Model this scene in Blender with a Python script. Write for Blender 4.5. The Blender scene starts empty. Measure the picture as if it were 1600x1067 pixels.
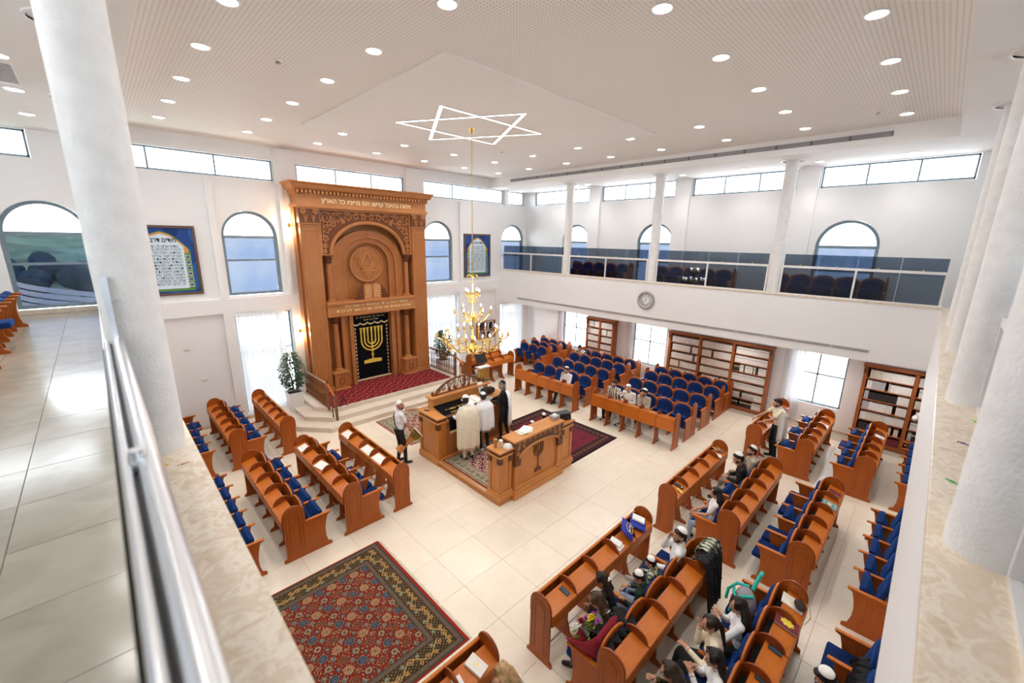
import bpy, bmesh, math, random
import numpy as np
from mathutils import Vector, Matrix, Euler
from mathutils.kdtree import KDTree
R_ = random.Random(7)
PI = math.pi
sc = bpy.context.scene
C = sc.collection
# ---------------------------------------------------------------- camera
cam_d = bpy.data.cameras.new('camera'); cam = bpy.data.objects.new('camera', cam_d); C.objects.link(cam)
cam_d.sensor_width = 36.0; cam_d.lens = 14.657; cam_d.clip_start = 0.05; cam_d.clip_end = 500
mw = Matrix(((0.713541, 0.153995, -0.68348), (-0.70042, 0.179739, -0.690729), (0.016479, 0.971586, 0.236112))).to_4x4()
mw.translation = (0, 0, 5.9)
cam.matrix_world = mw
cam_d.dof.use_dof = True; cam_d.dof.focus_distance = 9.0; cam_d.dof.aperture_fstop = 1.2
sc.camera = cam
# ---------------------------------------------------------------- view and light
sc.view_settings.view_transform = 'Standard'; sc.view_settings.look = 'None'; sc.view_settings.gamma = 1.0
sc.view_settings.use_curve_mapping = False
sc.view_settings.exposure = 1.6
sc.cycles.use_denoising = True
sc.cycles.max_bounces = 7; sc.cycles.diffuse_bounces = 5; sc.cycles.glossy_bounces = 3
sc.cycles.transmission_bounces = 4; sc.cycles.transparent_max_bounces = 12
sc.cycles.sample_clamp_indirect = 6.0; sc.cycles.caustics_reflective = False; sc.cycles.caustics_refractive = False
sc.cycles.blur_glossy = 1.0
W = bpy.data.worlds.new('sky'); sc.world = W; W.use_nodes = True
bg = W.node_tree.nodes['Background']; bg.inputs[0].default_value = (0.93, 0.965, 1.0, 1); bg.inputs[1].default_value = 4.2
LAMP_W = 26.0          # each ceiling downlight
CHAN_W = 1.2           # each candle lamp
# ---------------------------------------------------------------- object helpers
def tag(o, label=None, cat=None, group=None, kind=None):
    if label: o['label'] = label
    if cat: o['category'] = cat
    if group: o['group'] = group
    if kind: o['kind'] = kind
    return o
def inst(name, me, parent=None, loc=None, rz=None, **k):
    o = bpy.data.objects.new(name, me); C.objects.link(o)
    if parent: o.parent = parent
    if loc is not None: o.location = loc
    if rz is not None: o.rotation_euler = (0, 0, rz)
    return tag(o, **k)
def empty(name, label, cat, loc=(0, 0, 0), rz=0, group=None):
    o = bpy.data.objects.new(name, None); C.objects.link(o); o.location = loc; o.rotation_euler = (0, 0, rz)
    o.empty_display_size = .1
    return tag(o, label, cat, group)
def kids(o): return [c for c in o.children]
def dup(root, loc=None, rz=None, label=None, group=None):
    r = root.copy(); C.objects.link(r)
    if loc is not None: r.location = loc
    if rz is not None: r.rotation_euler = (0, 0, rz)
    if label: r['label'] = label
    if group: r['group'] = group
    for ch in list(root.children):
        c = ch.copy(); C.objects.link(c); c.parent = r
        for g in list(ch.children):
            d = g.copy(); C.objects.link(d); d.parent = c
    return r
class MB:
    def __init__(s): s.v = []; s.f = []; s.m = []
    def add(s, vs, fs, mi=0):
        n = len(s.v); s.v += [tuple(p) for p in vs]; s.f += [tuple(i + n for i in f) for f in fs]; s.m += [mi] * len(fs); return s
    def box(s, x0, x1, y0, y1, z0, z1, mi=0):
        return s.add([(x0, y0, z0), (x1, y0, z0), (x1, y1, z0), (x0, y1, z0), (x0, y0, z1), (x1, y0, z1), (x1, y1, z1), (x0, y1, z1)],
                     [(0, 3, 2, 1), (4, 5, 6, 7), (0, 1, 5, 4), (1, 2, 6, 5), (2, 3, 7, 6), (3, 0, 4, 7)], mi)
    def rbox(s, x0, x1, y0, y1, z0, z1, r=.02, mi=0):
        bm = bmesh.new(); bmesh.ops.create_cube(bm, size=1)
        for v in bm.verts: v.co = Vector(((x0 + x1) / 2 + v.co.x * (x1 - x0), (y0 + y1) / 2 + v.co.y * (y1 - y0), (z0 + z1) / 2 + v.co.z * (z1 - z0)))
        bmesh.ops.bevel(bm, geom=bm.edges[:], offset=min(r, .49 * min(x1 - x0, y1 - y0, z1 - z0)), segments=2, affect='EDGES', profile=.6)
        bm.verts.index_update(); s.add([v.co[:] for v in bm.verts], [[v.index for v in f.verts] for f in bm.faces], mi); bm.free(); return s
    def prism(s, poly, a, b, axis='x', mi=0):
        n = len(poly)
        if axis == 'x': P = lambda t, p: (t, p[0], p[1])
        elif axis == 'y': P = lambda t, p: (p[0], t, p[1])
        else: P = lambda t, p: (p[0], p[1], t)
        vs = [P(a, p) for p in poly] + [P(b, p) for p in poly]
        fs = [tuple(range(n))[::-1], tuple(range(n, 2 * n))] + [(i, (i + 1) % n, (i + 1) % n + n, i + n) for i in range(n)]
        return s.add(vs, fs, mi)
    def tube(s, path, r, n=8, closed=False, mi=0, caps=True):
        P = [Vector(p) for p in path]; m = len(P); rr = r if hasattr(r, '__len__') else [r] * m
        rings = []; u = None
        for i, p in enumerate(P):
            if closed: t = (P[(i + 1) % m] - P[i - 1])
            else: t = P[min(i + 1, m - 1)] - P[max(i - 1, 0)]
            if t.length < 1e-9: t = Vector((0, 0, 1))
            t.normalize()
            if u is None:
                u = t.orthogonal().normalized()
            else:
                u = (u - t * u.dot(t))
                u = u.normalized() if u.length > 1e-6 else t.orthogonal().normalized()
            w = t.cross(u)
            rings.append([p + (u * math.cos(2 * PI * k / n) + w * math.sin(2 * PI * k / n)) * rr[i] for k in range(n)])
        return s.loft(rings, closed=closed, mi=mi, caps=caps)
    def loft(s, rings, closed=False, mi=0, caps=True, open_ring=False):
        n = len(rings[0]); m = len(rings); vs = [tuple(p) for r in rings for p in r]; fs = []
        for i in range(m if closed else m - 1):
            j = (i + 1) % m
            for k in range(n - 1 if open_ring else n):
                l = (k + 1) % n
                fs.append((i * n + k, i * n + l, j * n + l, j * n + k))
        if caps and not closed and not open_ring:
            fs.append(tuple(range(n))[::-1]); fs.append(tuple((m - 1) * n + k for k in range(n)))
        return s.add(vs, fs, mi)
    def lathe(s, prof, c=(0, 0, 0), n=16, mi=0, caps=True):
        rings = [[(c[0] + r * math.cos(2 * PI * k / n), c[1] + r * math.sin(2 * PI * k / n), c[2] + z) for k in range(n)] for r, z in prof]
        return s.loft(rings, mi=mi, caps=caps)
    def ball(s, c, r, n=10, m=6, mi=0, M=None):
        r = r if hasattr(r, '__len__') else (r, r, r); vs = []; fs = []
        for i in range(m + 1):
            th = PI * i / m
            for k in range(n):
                a = 2 * PI * k / n
                p = Vector((r[0] * math.sin(th) * math.cos(a), r[1] * math.sin(th) * math.sin(a), r[2] * math.cos(th)))
                if M is not None: p = M @ p
                vs.append(p + Vector(c))
        for i in range(m):
            for k in range(n):
                l = (k + 1) % n; fs.append((i * n + k, (i + 1) * n + k, (i + 1) * n + l, i * n + l))
        return s.add(vs, fs, mi)
    def xf(s, M):
        s.v = [tuple(M @ Vector(p)) for p in s.v]; return s
    def mesh(s, name, mats, smooth=False):
        me = bpy.data.meshes.new(name); me.from_pydata(s.v, [], s.f)
        if not isinstance(mats, (list, tuple)): mats = [mats]
        for q in mats: me.materials.append(q)
        if len(mats) > 1: me.polygons.foreach_set('material_index', s.m)
        if smooth:
            me.polygons.foreach_set('use_smooth', [True] * len(me.polygons))
            me.update(); me.set_sharp_from_angle(angle=.7)
        me.update(); return me
    def build(s, name, mats, parent=None, smooth=False, loc=None, rz=None, **k):
        return inst(name, s.mesh(name, mats, smooth), parent, loc, rz, **k)
def arc(cx, cy, r, a0, a1, n, ry=None):
    ry = r if ry is None else ry
    return [(cx + r * math.cos(a0 + (a1 - a0) * i / n), cy + ry * math.sin(a0 + (a1 - a0) * i / n)) for i in range(n + 1)]
def S(h):
    h = h.lstrip('#'); o = []
    for i in (0, 2, 4):
        c = int(h[i:i + 2], 16) / 255; o.append(c / 12.92 if c <= .04045 else ((c + .055) / 1.055) ** 2.4)
    return tuple(o)
# ---------------------------------------------------------------- materials
class NT:
    def __init__(s, name):
        s.m = bpy.data.materials.new(name); s.m.use_nodes = True; s.t = s.m.node_tree; s.b = s.t.nodes['Principled BSDF']; s.o = s.t.nodes['Material Output']
    def n(s, typ, **k):
        q = s.t.nodes.new(typ)
        for a, v in k.items():
            if isinstance(a, str) and a.startswith('i_'): q.inputs[int(a[2:])].default_value = v
            else: setattr(q, a, v)
        return q
    def l(s, a, b): s.t.links.new(a, b)
    def ramp(s, src, stops):
        r = s.n('ShaderNodeValToRGB'); e = r.color_ramp.elements
        while len(e) < len(stops): e.new(.5)
        for q, (p, c) in zip(e, stops): q.position = p; q.color = (*c, 1)
        s.l(src, r.inputs[0]); return r.outputs[0]
    def noise(s, scale, detail=4, vec=None, stretch=None, rough=.55, coord='Object', dist=0):
        tc = s.n('ShaderNodeTexCoord'); v = tc.outputs[coord]
        if stretch:
            mp = s.n('ShaderNodeMapping'); mp.inputs['Scale'].default_value = stretch; s.l(v, mp.inputs[0]); v = mp.outputs[0]
        q = s.n('ShaderNodeTexNoise'); q.inputs['Scale'].default_value = scale; q.inputs['Detail'].default_value = detail; q.inputs['Roughness'].default_value = rough
        q.inputs['Distortion'].default_value = dist
        s.l(v, q.inputs['Vector']); return q.outputs['Fac']
    def bump(s, src, strength=.3, dist=.01):
        b = s.n('ShaderNodeBump'); b.inputs['Strength'].default_value = strength; b.inputs['Distance'].default_value = dist
        s.l(src, b.inputs['Height']); s.l(b.outputs[0], s.b.inputs['Normal'])
    def set(s, rough=.5, metal=0, spec=.5, coat=0):
        s.b.inputs['Roughness'].default_value = rough; s.b.inputs['Metallic'].default_value = metal; s.b.inputs['Specular IOR Level'].default_value = spec
        s.b.inputs['Coat Weight'].default_value = coat; s.b.inputs['Coat Roughness'].default_value = .15; return s
_pc = {}
def plain(name, col, rough=.6, metal=0, spec=.4, var=.06, scale=12, bump=0, coat=0):
    if name in _pc: return _pc[name]
    col = S(col) if isinstance(col, str) else col
    t = NT(name); t.set(rough, metal, spec, coat)
    n = t.noise(scale, 4)
    a = tuple(max(0, c * (1 - var)) for c in col); b = tuple(min(1, c * (1 + var)) for c in col)
    t.l(t.ramp(n, [(.3, a), (.7, b)]), t.b.inputs['Base Color'])
    if bump: t.bump(t.noise(scale * 6, 3), bump, .01)
    _pc[name] = t.m; return t.m
def wood(name, c1, c2, rough=.32, grain=(1, 1, 14), scale=3.0, coat=.3):
    t = NT(name); t.set(rough, 0, .32, coat)
    inv = tuple(1.0 if g == max(grain) else 10.0 for g in grain)
    n1 = t.noise(scale, 6, stretch=tuple(14.0 / g if g > 1 else 14.0 for g in grain), rough=.65, dist=.6)
    n2 = t.noise(.9, 2)
    mx = t.n('ShaderNodeMix', data_type='FLOAT'); mx.inputs[0].default_value = .35; t.l(n1, mx.inputs[2]); t.l(n2, mx.inputs[3])
    t.l(t.ramp(mx.outputs[0], [(.32, c2), (.5, tuple((a + b) / 2 for a, b in zip(c1, c2))), (.66, c1)]), t.b.inputs['Base Color'])
    t.bump(n1, .05, .004)
    return t.m
M = {}
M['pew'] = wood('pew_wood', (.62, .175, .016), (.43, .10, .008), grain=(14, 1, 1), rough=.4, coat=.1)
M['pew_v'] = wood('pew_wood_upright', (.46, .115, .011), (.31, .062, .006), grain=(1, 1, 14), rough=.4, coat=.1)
M['pew_dark'] = wood('pew_wood_edge', (.34, .075, .013), (.21, .04, .009), grain=(14, 1, 1), rough=.28)
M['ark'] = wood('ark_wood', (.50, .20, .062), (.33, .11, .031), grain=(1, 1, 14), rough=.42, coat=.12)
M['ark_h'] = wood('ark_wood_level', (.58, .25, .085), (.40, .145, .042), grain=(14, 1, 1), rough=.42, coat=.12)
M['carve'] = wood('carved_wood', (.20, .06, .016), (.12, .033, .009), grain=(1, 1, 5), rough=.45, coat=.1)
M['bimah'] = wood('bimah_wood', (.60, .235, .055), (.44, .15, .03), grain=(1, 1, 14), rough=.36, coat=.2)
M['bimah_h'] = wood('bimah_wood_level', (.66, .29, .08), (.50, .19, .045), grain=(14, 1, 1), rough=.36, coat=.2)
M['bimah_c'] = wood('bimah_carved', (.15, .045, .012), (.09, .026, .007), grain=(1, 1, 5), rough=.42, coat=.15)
M['rail'] = wood('stair_rail_wood', (.22, .09, .03), (.12, .045, .016), grain=(1, 1, 14), rough=.3)
M['shelf'] = wood('bookcase_wood', (.42, .13, .035), (.27, .07, .02), grain=(1, 1, 14), rough=.4)
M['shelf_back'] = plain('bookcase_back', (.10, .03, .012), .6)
M['wall'] = plain('white_plaster', (.86, .855, .85), .75, var=.012, scale=2.5, bump=.04)
M['wall2'] = plain('white_plaster_smooth', (.87, .865, .86), .6, var=.01, scale=2)
M['trimw'] = plain('white_trim', (.84, .82, .80), .5, var=.02)
M['base'] = plain('stone_skirting', (.62, .54, .44), .4, var=.1)
M['pilaster'] = plain('rough_column_plaster', (.80, .79, .775), .8, var=.05, scale=9, bump=.5)
M['slotd'] = plain('vent_dark', (.16, .15, .15), .6)
M['vent'] = plain('vent_metal', (.42, .40, .40), .45, metal=.3)
M['vent_l'] = plain('vent_beige', (.60, .57, .52), .5)
M['frame'] = plain('window_frame_grey', (.22, .29, .34), .4, metal=.3)
M['frame_b'] = plain('window_frame_blue', (.14, .20, .27), .4, metal=.2)
M['steel'] = plain('brushed_steel', (.72, .73, .75), .28, metal=.85, var=.03)
M['whitemetal'] = plain('white_painted_metal', (.82, .80, .78), .35, metal=.1, var=.02)
M['velvet'] = plain('blue_velvet', (.003, .020, .105), .85, spec=.2, var=.35, scale=7, bump=.2)
M['velvet'].node_tree.nodes['Principled BSDF'].inputs['Sheen Weight'].default_value = .35
M['velvet'].node_tree.nodes['Principled BSDF'].inputs['Sheen Tint'].default_value = (.05, .25, .9, 1)
M['black'] = plain('black_plastic', (.012, .012, .014), .4)
M['blackcloth'] = plain('black_cloth', (.012, .012, .015), .9, var=.3)
M['paper'] = plain('white_paper', (.85, .84, .82), .7, var=.03)
M['cream_paper'] = plain('cream_paper', (.74, .68, .52), .7, var=.06)
M['gold'] = plain('polished_gold', (.93, .62, .16), .22, metal=1, var=.1)
M['brass'] = plain('aged_brass', (.60, .42, .13), .3, metal=.9, var=.2)
M['goldthread'] = plain('gold_embroidery', (.78, .55, .07), .6, var=.15)
M['fringe'] = plain('gold_fringe', (.66, .55, .33), .7, var=.15)
M['goldpaint'] = plain('gold_lettering', (.95, .80, .45), .45, var=.06)
M['ink'] = plain('dark_ink', (.03, .04, .07), .7)
M['blackvelvet'] = plain('black_velvet', (.006, .006, .009), .95, spec=.1, var=.3)
M['potw'] = plain('white_glazed_pot', (.82, .82, .81), .3, var=.02)
M['soil'] = plain('potting_soil', (.05, .035, .022), .95)
M['stone'] = plain('step_limestone', (.74, .66, .56), .35, var=.06, scale=3)
M['skin'] = plain('skin', (.52, .27, .17), .5, var=.06)
M['skin2'] = plain('skin_tan', (.42, .205, .12), .5, var=.06)
M['grassy'] = plain('hillside_grass', (.22, .33, .22), .9, var=.5, scale=.3)
M['treeline'] = plain('distant_trees', (.05, .09, .12), .9, var=.5, scale=.5)
def emit(name, col, st):
    t = NT(name); e = t.n('ShaderNodeEmission'); e.inputs[0].default_value = (*col, 1); e.inputs[1].default_value = st
    t.l(e.outputs[0], t.o.inputs[0]); return t.m
M['lamp'] = emit('downlight_glow', (1, .97, .93), 9)
M['led'] = emit('led_strip_glow', (1, .98, .95), 1.6)
M['bulb'] = emit('candle_bulb_glow', (1, .93, .80), 9)
M['sconce'] = emit('sconce_glow', (1, .70, .42), 12)
def glass(name, tint, rough=.02, fac=.08):
    t = NT(name); tr = t.n('ShaderNodeBsdfTransparent'); tr.inputs[0].default_value = (*tint, 1)
    g = t.n('ShaderNodeBsdfGlossy'); g.inputs[1].default_value = rough; g.inputs[0].default_value = (.9, .95, 1, 1)
    mx = t.n('ShaderNodeMixShader'); fr = t.n('ShaderNodeFresnel'); fr.inputs[0].default_value = 1.35 if fac < .1 else 1.5
    t.l(fr.outputs[0], mx.inputs[0]); t.l(tr.outputs[0], mx.inputs[1]); t.l(g.outputs[0], mx.inputs[2]); t.l(mx.outputs[0], t.o.inputs[0]); return t.m
M['glass'] = glass('window_glass', (.96, .98, 1))
def bluefilm():
    t = NT('blue_film_glass'); n = t.noise(1.3, 4, stretch=(1, 1, .5), dist=.5, coord='Generated')
    c = t.ramp(n, [(.3, (.165, .20, .262)), (.5, (.205, .23, .27)), (.72, (.24, .252, .272))])
    tr = t.n('ShaderNodeBsdfTransparent'); t.l(c, tr.inputs[0]); g = t.n('ShaderNodeBsdfGlossy'); g.inputs[1].default_value = .05
    mx = t.n('ShaderNodeMixShader'); mx.inputs[0].default_value = .06
    t.l(tr.outputs[0], mx.inputs[1]); t.l(g.outputs[0], mx.inputs[2]); t.l(mx.outputs[0], t.o.inputs[0]); return t.m
M['bluefilm'] = bluefilm()
M['railglass'] = glass('smoked_rail_glass', (.40, .46, .53), .03, .05)
def curtain_mat():
    t = NT('sheer_curtain'); d = t.n('ShaderNodeBsdfDiffuse'); d.inputs[0].default_value = (.9, .9, .9, 1)
    tl = t.n('ShaderNodeBsdfTranslucent'); tl.inputs[0].default_value = (.40, .41, .43, 1)
    tp = t.n('ShaderNodeBsdfTransparent'); m1 = t.n('ShaderNodeMixShader'); m1.inputs[0].default_value = .35; m2 = t.n('ShaderNodeMixShader'); m2.inputs[0].default_value = .015
    t.l(d.outputs[0], m1.inputs[1]); t.l(tl.outputs[0], m1.inputs[2]); t.l(m1.outputs[0], m2.inputs[1]); t.l(tp.outputs[0], m2.inputs[2]); t.l(m2.outputs[0], t.o.inputs[0]); return t.m
M['curtain'] = curtain_mat()
def tile_mat(name, c1, c2, rough):
    t = NT(name); t.set(rough, 0, .5); n = t.noise(1.6, 6, coord='Generated', dist=1.2); oi = t.n('ShaderNodeObjectInfo')
    v = t.n('ShaderNodeTexCoord'); va = t.n('ShaderNodeVectorMath', operation='ADD'); cm = t.n('ShaderNodeCombineXYZ')
    mm = t.n('ShaderNodeMath', operation='MULTIPLY'); mm.inputs[1].default_value = 37; t.l(oi.outputs['Random'], mm.inputs[0]); t.l(mm.outputs[0], cm.inputs[0]); t.l(mm.outputs[0], cm.inputs[1])
    t.l(v.outputs['Object'], va.inputs[0]); t.l(cm.outputs[0], va.inputs[1])
    q = t.n('ShaderNodeTexNoise'); q.inputs['Scale'].default_value = 2.2; q.inputs['Detail'].default_value = 6; q.inputs['Distortion'].default_value = 1.0; t.l(va.outputs[0], q.inputs[0])
    c = t.ramp(q.outputs[0], [(.3, c2), (.62, c1)])
    h = t.n('ShaderNodeHueSaturation'); mr = t.n('ShaderNodeMapRange'); mr.inputs[3].default_value = .98; mr.inputs[4].default_value = 1.02
    t.l(oi.outputs['Random'], mr.inputs[0]); t.l(mr.outputs[0], h.inputs['Value']); t.l(c, h.inputs['Color']); t.l(h.outputs[0], t.b.inputs['Base Color']); return t.m
M['tile'] = tile_mat('cream_floor_tile', (.86, .775, .645), (.82, .73, .595), .22)
M['gtile'] = tile_mat('gallery_floor_tile', (.47, .43, .35), (.38, .34, .27), .16)
M['grout'] = plain('floor_grout', (.48, .42, .34), .8)
def marble():
    t = NT('cream_marble'); t.set(.3, 0, .5)
    n = t.noise(2.0, 6, dist=2.2); n2 = t.noise(7, 5, dist=3)
    mx = t.n('ShaderNodeMix', data_type='FLOAT'); mx.inputs[0].default_value = .4; t.l(n, mx.inputs[2]); t.l(n2, mx.inputs[3])
    t.l(t.ramp(mx.outputs[0], [(.33, (.58, .44, .29)), (.45, (.72, .59, .44)), (.5, (.83, .74, .62)), (.56, (.70, .57, .42)), (.7, (.78, .68, .56))]), t.b.inputs['Base Color']); return t.m
M['marble'] = marble()
def perforated():
    t = NT('perforated_ceiling'); t.set(.8, 0, .2); tc = t.n('ShaderNodeTexCoord'); mp = t.n('ShaderNodeMapping'); mp.inputs['Scale'].default_value = (18, 18, 18); t.l(tc.outputs['Object'], mp.inputs[0])
    fr = t.n('ShaderNodeVectorMath', operation='FRACTION'); t.l(mp.outputs[0], fr.inputs[0]); sb = t.n('ShaderNodeVectorMath', operation='SUBTRACT'); sb.inputs[1].default_value = (.5, .5, 0); t.l(fr.outputs[0], sb.inputs[0])
    ml = t.n('ShaderNodeVectorMath', operation='MULTIPLY'); ml.inputs[1].default_value = (1, 1, 0); t.l(sb.outputs[0], ml.inputs[0])
    ln = t.n('ShaderNodeVectorMath', operation='LENGTH'); t.l(ml.outputs[0], ln.inputs[0])
    t.l(t.ramp(ln.outputs['Value'], [(.16, (.58, .53, .49)), (.22, (.90, .87, .84))]), t.b.inputs['Base Color']); return t.m
M['perf'] = perforated()
M['ceil'] = plain('ceiling_paint', (.88, .86, .84), .8, var=.01, scale=1)
def vcol(name, rough=.9, bump=0):
    t = NT(name); t.set(rough, 0, .15); a = t.n('ShaderNodeVertexColor'); a.layer_name = 'Col'; t.l(a.outputs[0], t.b.inputs['Base Color'])
    if bump: t.bump(t.noise(60, 2), bump, .01)
    return t.m
M['woven'] = vcol('woven_pattern', .95, .3)
M['print'] = vcol('printed_pattern', .35)
# ================================================================ STRUCTURE
XR, XL, YF, YB = 16.0, -4.0, 15.32, -4.0       # upper walls; far wall is YF
ORD = ['first', 'second', 'third', 'fourth', 'fifth', 'sixth', 'seventh', 'eighth', 'ninth', 'tenth', 'eleventh', 'twelfth', 'thirteenth', 'fourteenth', 'fifteenth', 'sixteenth', 'seventeenth', 'eighteenth', 'nineteenth', 'twentieth'] + ['%dth' % k for k in range(21, 60)]
def holed_wall(name, axis, p0, p1, u0, u1, z0, z1, holes, mat=None):
    """wall slab between planes p0,p1; holes = (ua,ub,za,zb,arch)"""
    mb = MB(); us = sorted({u0, u1, *[h[0] for h in holes], *[h[1] for h in holes]}); us = [u for u in us if u0 <= u <= u1]
    for a, b in zip(us, us[1:]):
        hs = sorted([h for h in holes if h[0] < (a + b) / 2 < h[1]], key=lambda h: h[2]); z = z0
        for h in hs + [None]:
            zt = h[2] if h else z1
            if zt > z + 1e-6:
                if axis == 'y': mb.box(a, b, p0, p1, z, zt)
                else: mb.box(p0, p1, a, b, z, zt)
            if h: z = h[3]
    for h in holes:
        if h[4]:
            r = (h[1] - h[0]) / 2; cu = (h[0] + h[1]) / 2; zs = h[3] - r
            for s in (1, -1):
                pts = [(cu + s * r * math.cos(t), zs + r * math.sin(t)) for t in [PI / 2 * i / 10 for i in range(11)]]
                mb.prism(pts + [(cu + s * r, h[3])], p0, p1, 'y' if axis == 'y' else 'x')
    return mb.build(name, mat or M['wall'], kind='structure')
AW = .765   # half width of arched windows
ark_arch = [-.74, 3.58, 10.6, 15.1]
right_arch = [2.12, 8.2, 12.1]
ark_cl = [(-3.8, -.7), (-.13, 4.42), (5.11, 9.06), (9.95, 14.43), (14.7, 15.85)]
right_cl = [(-3.6, -.65), (-.2, 3.03), (3.63, 6.9), (7.55, 10.8), (11.4, 14.7)]
hol = [(c - AW, c + AW, 4.05, 6.64, True) for c in ark_arch] + [(a, b, 7.58, 8.2, False) for a, b in ark_cl]
low = [(2.86, 4.5, .12, 3.45, False), (9.95, 11.62, .12, 3.45, False), (14.25, 15.85, .12, 2.75, False)]
holed_wall('wall_far', 'y', YF, YF + .3, XL - .3, 16.6, 0, 8.9, hol + low)
holed_wall('wall_right', 'x', XR, XR + .3, YB - .3, YF, 2.75, 8.9, [(c - AW, c + AW, 4.05, 6.64, True) for c in right_arch] + [(a, b, 7.58, 8.2, False) for a, b in right_cl])
holed_wall('wall_right_lower', 'x', 16.3, 16.6, YB - .3, YF, 0, 2.75, [(1.5, 3.0, .75, 2.62, False), (7.45, 8.95, .75, 2.62, False), (11.4, 12.85, .75, 2.62, False)])
# unseen sides of the hall: plain walls with windows like those in view
sidew = [(c - AW, c + AW, 4.05, 6.64, True) for c in (1.5, 5.5, 9.5, 13.3)] + [(a, a + 3.3, 7.58, 8.2, False) for a in (-3.5, .2, 3.9, 7.7, 11.6)]
holed_wall('wall_left', 'x', XL - .3, XL, YB - .3, YF, 0, 8.9, sidew)
holed_wall('wall_back', 'y', YB - .3, YB, XL, 16.3, 0, 8.9, [(c - AW, c + AW, 4.05, 6.64, True) for c in (0, 4, 8, 12)] + [(a, a + 3.3, 7.58, 8.2, False) for a in (-3, 1, 5, 9, 12.5)])
# wall niches and pilasters in relief on the far wall
def st(name, mb, mat, **k): return mb.build(name, mat, kind='structure', **k)
def relief():
    for x0, x1 in ((2.56, 2.72), (4.5, 4.62), (9.72, 9.84), (11.72, 11.86)):
        st('trim_1', MB().box(x0, x1, YF - .10, YF, 3.98, 7.5), M['wall'])
    st('trim_2', MB().box(-.2, 16.0, YF - .10, YF, 3.55, 3.99), M['wall'])
    for x0, x1 in ((4.46, 5.08), (9.1, 9.92), (14.46, 14.68)):
        st('trim_3', MB().box(x0, x1, YF - .10, YF, 7.5, 8.56), M['wall'])
    st('trim_4', MB().box(-.2, 1.1, YF - .10, YF, 0, 3.55), M['wall'])
    for x0, x1 in ((2.55, 2.84), (4.52, 4.85), (9.5, 9.93), (11.66, 12.0), (13.9, 14.2)):
        st('trim_5', MB().box(x0, x1, YF - .10, YF, 0, 3.55), M['wall'])
    for y in (3.33, 7.22, 11.1):
        st('trim_6', MB().box(XR - .14, XR, y - .28, y + .28, 3.95, 8.2), M['wall'])
relief()
# floors and ceilings
st('floor', MB().box(XL, 16.3, YB, YF, -.3, -.012), M['grout'])
st('ceiling', MB().box(.69, 13.5, .23, YF, 8.6, 8.9), M['perf'])
st('ceiling_panel', MB().box(4.15, 10.65, 5.7, 11.7, 8.572, 8.60), M['ceil'])
mb = MB(); mb.box(XL, .69, YB, YF, 8.2, 8.9); mb.box(.69, 16.0, YB, .23, 8.2, 8.9); mb.box(13.5, 16.0, .23, YF, 8.2, 8.9)
st('ceiling_gallery', mb, M['ceil'])
st('ceiling_roof', MB().box(XL - .3, 16.6, YB - .3, YF + .3, 8.9, 9.1), M['ceil'])
# galleries: slab, white fascia, marble ledge
GX, LX, BY = 14.2, .29, -.19
mb = MB(); mb.box(XL, LX - .37, YB, YF, 2.93, 3.93); mb.box(LX - .37, GX + .37, YB, BY - .25, 2.93, 3.93); mb.box(GX + .37, 16.3, YB, YF, 2.93, 3.93)
st('floor_gallery', mb, M['wall2'])
st('wall_parapet_left', MB().box(LX - .37, LX, BY - .25, YF, 2.93, 4.46), M['wall2'])
st('wall_parapet_back', MB().box(LX, GX, BY - .25, BY, 2.93, 4.46), M['wall2'])
st('wall_parapet_right', MB().box(GX, GX + .37, BY - .25, YF, 2.93, 4.46), M['wall2'])
st('trim_marble_left', MB().rbox(LX - .39, LX + .008, BY + .002, YF - .002, 4.461, 4.5, .006), M['marble'])
st('trim_marble_back', MB().rbox(LX - .39, GX, BY - .27, BY + .008, 4.461, 4.5, .006), M['marble'])
st('trim_marble_right', MB().rbox(GX - .02, GX + .39, BY + .012, YF - .002, 4.461, 4.5, .006), M['marble'])
# tiles of the hall floor
tx, ty = .912, .89; tm = MB().rbox(.002, tx - .002, .002, ty - .002, -.012, 0, .0015).mesh('tile', M['tile'])
flo = bpy.data.objects['floor']; cells = []
for i in range(-5, 15):
    for j in range(-6, 14):
        x = 3.74 + tx * i; y = 3.97 + ty * j
        if x < XL or x + tx > 16.35 or y < YB or y > YF - .2: continue
        if x > 4.6 and x + tx < 10 and y > 12.9: continue
        vis = (x > .9 or (x > -.5 and y > 6)) and y > -.6
        cells.append((0 if vis else 1, (x + .4) ** 2 + (y + .4) ** 2, x, y))
cells.sort(); rest = MB()
for k, (v, d, x, y) in enumerate(cells):
    if v == 0 and k < 296: inst('tile', tm, flo, (x, y, 0))
    else: rest.box(x + .002, x + tx - .002, y + .002, min(y + ty - .002, YF), -.012, 0)
rest.build('far_tiles', M['tile'], flo, kind='stuff')
# tiles of the left gallery floor
gf = bpy.data.objects['floor_gallery']; gm = MB().rbox(.0025, .5975, .0025, .6675, 3.93, 3.95, .0015).mesh('gallery_tile', M['gtile'])
for i in range(5):
    for j in range(28):
        y = YB + .38 + .67 * j
        if y > YF - .3: continue
        inst('gallery_tile', gm, gf, (-.68 - .6 * i, y, 0) if i else (-.68, y, 0))
mb = MB(); mb.box(XL, -3.08, YB, YF, 3.93, 3.95); mb.box(-.08, 16, YB, BY - .25, 3.93, 3.95); mb.box(GX + .37, 16, BY - .25, YF, 3.93, 3.95)
mb.build('gallery_tiles_beyond', M['gtile'], gf, kind='stuff')
st('baseboard_far', MB().box(-3.9, -.1, YF - .12, YF, 3.95, 4.06), M['base'])
st('baseboard_far_lower', MB().box(1.0, 4.4, YF - .13, YF - .1, 0, .09), M['base'])
st('baseboard_right', MB().box(16.26, 16.3, -1, YF, 0, .09), M['base'])
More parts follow.
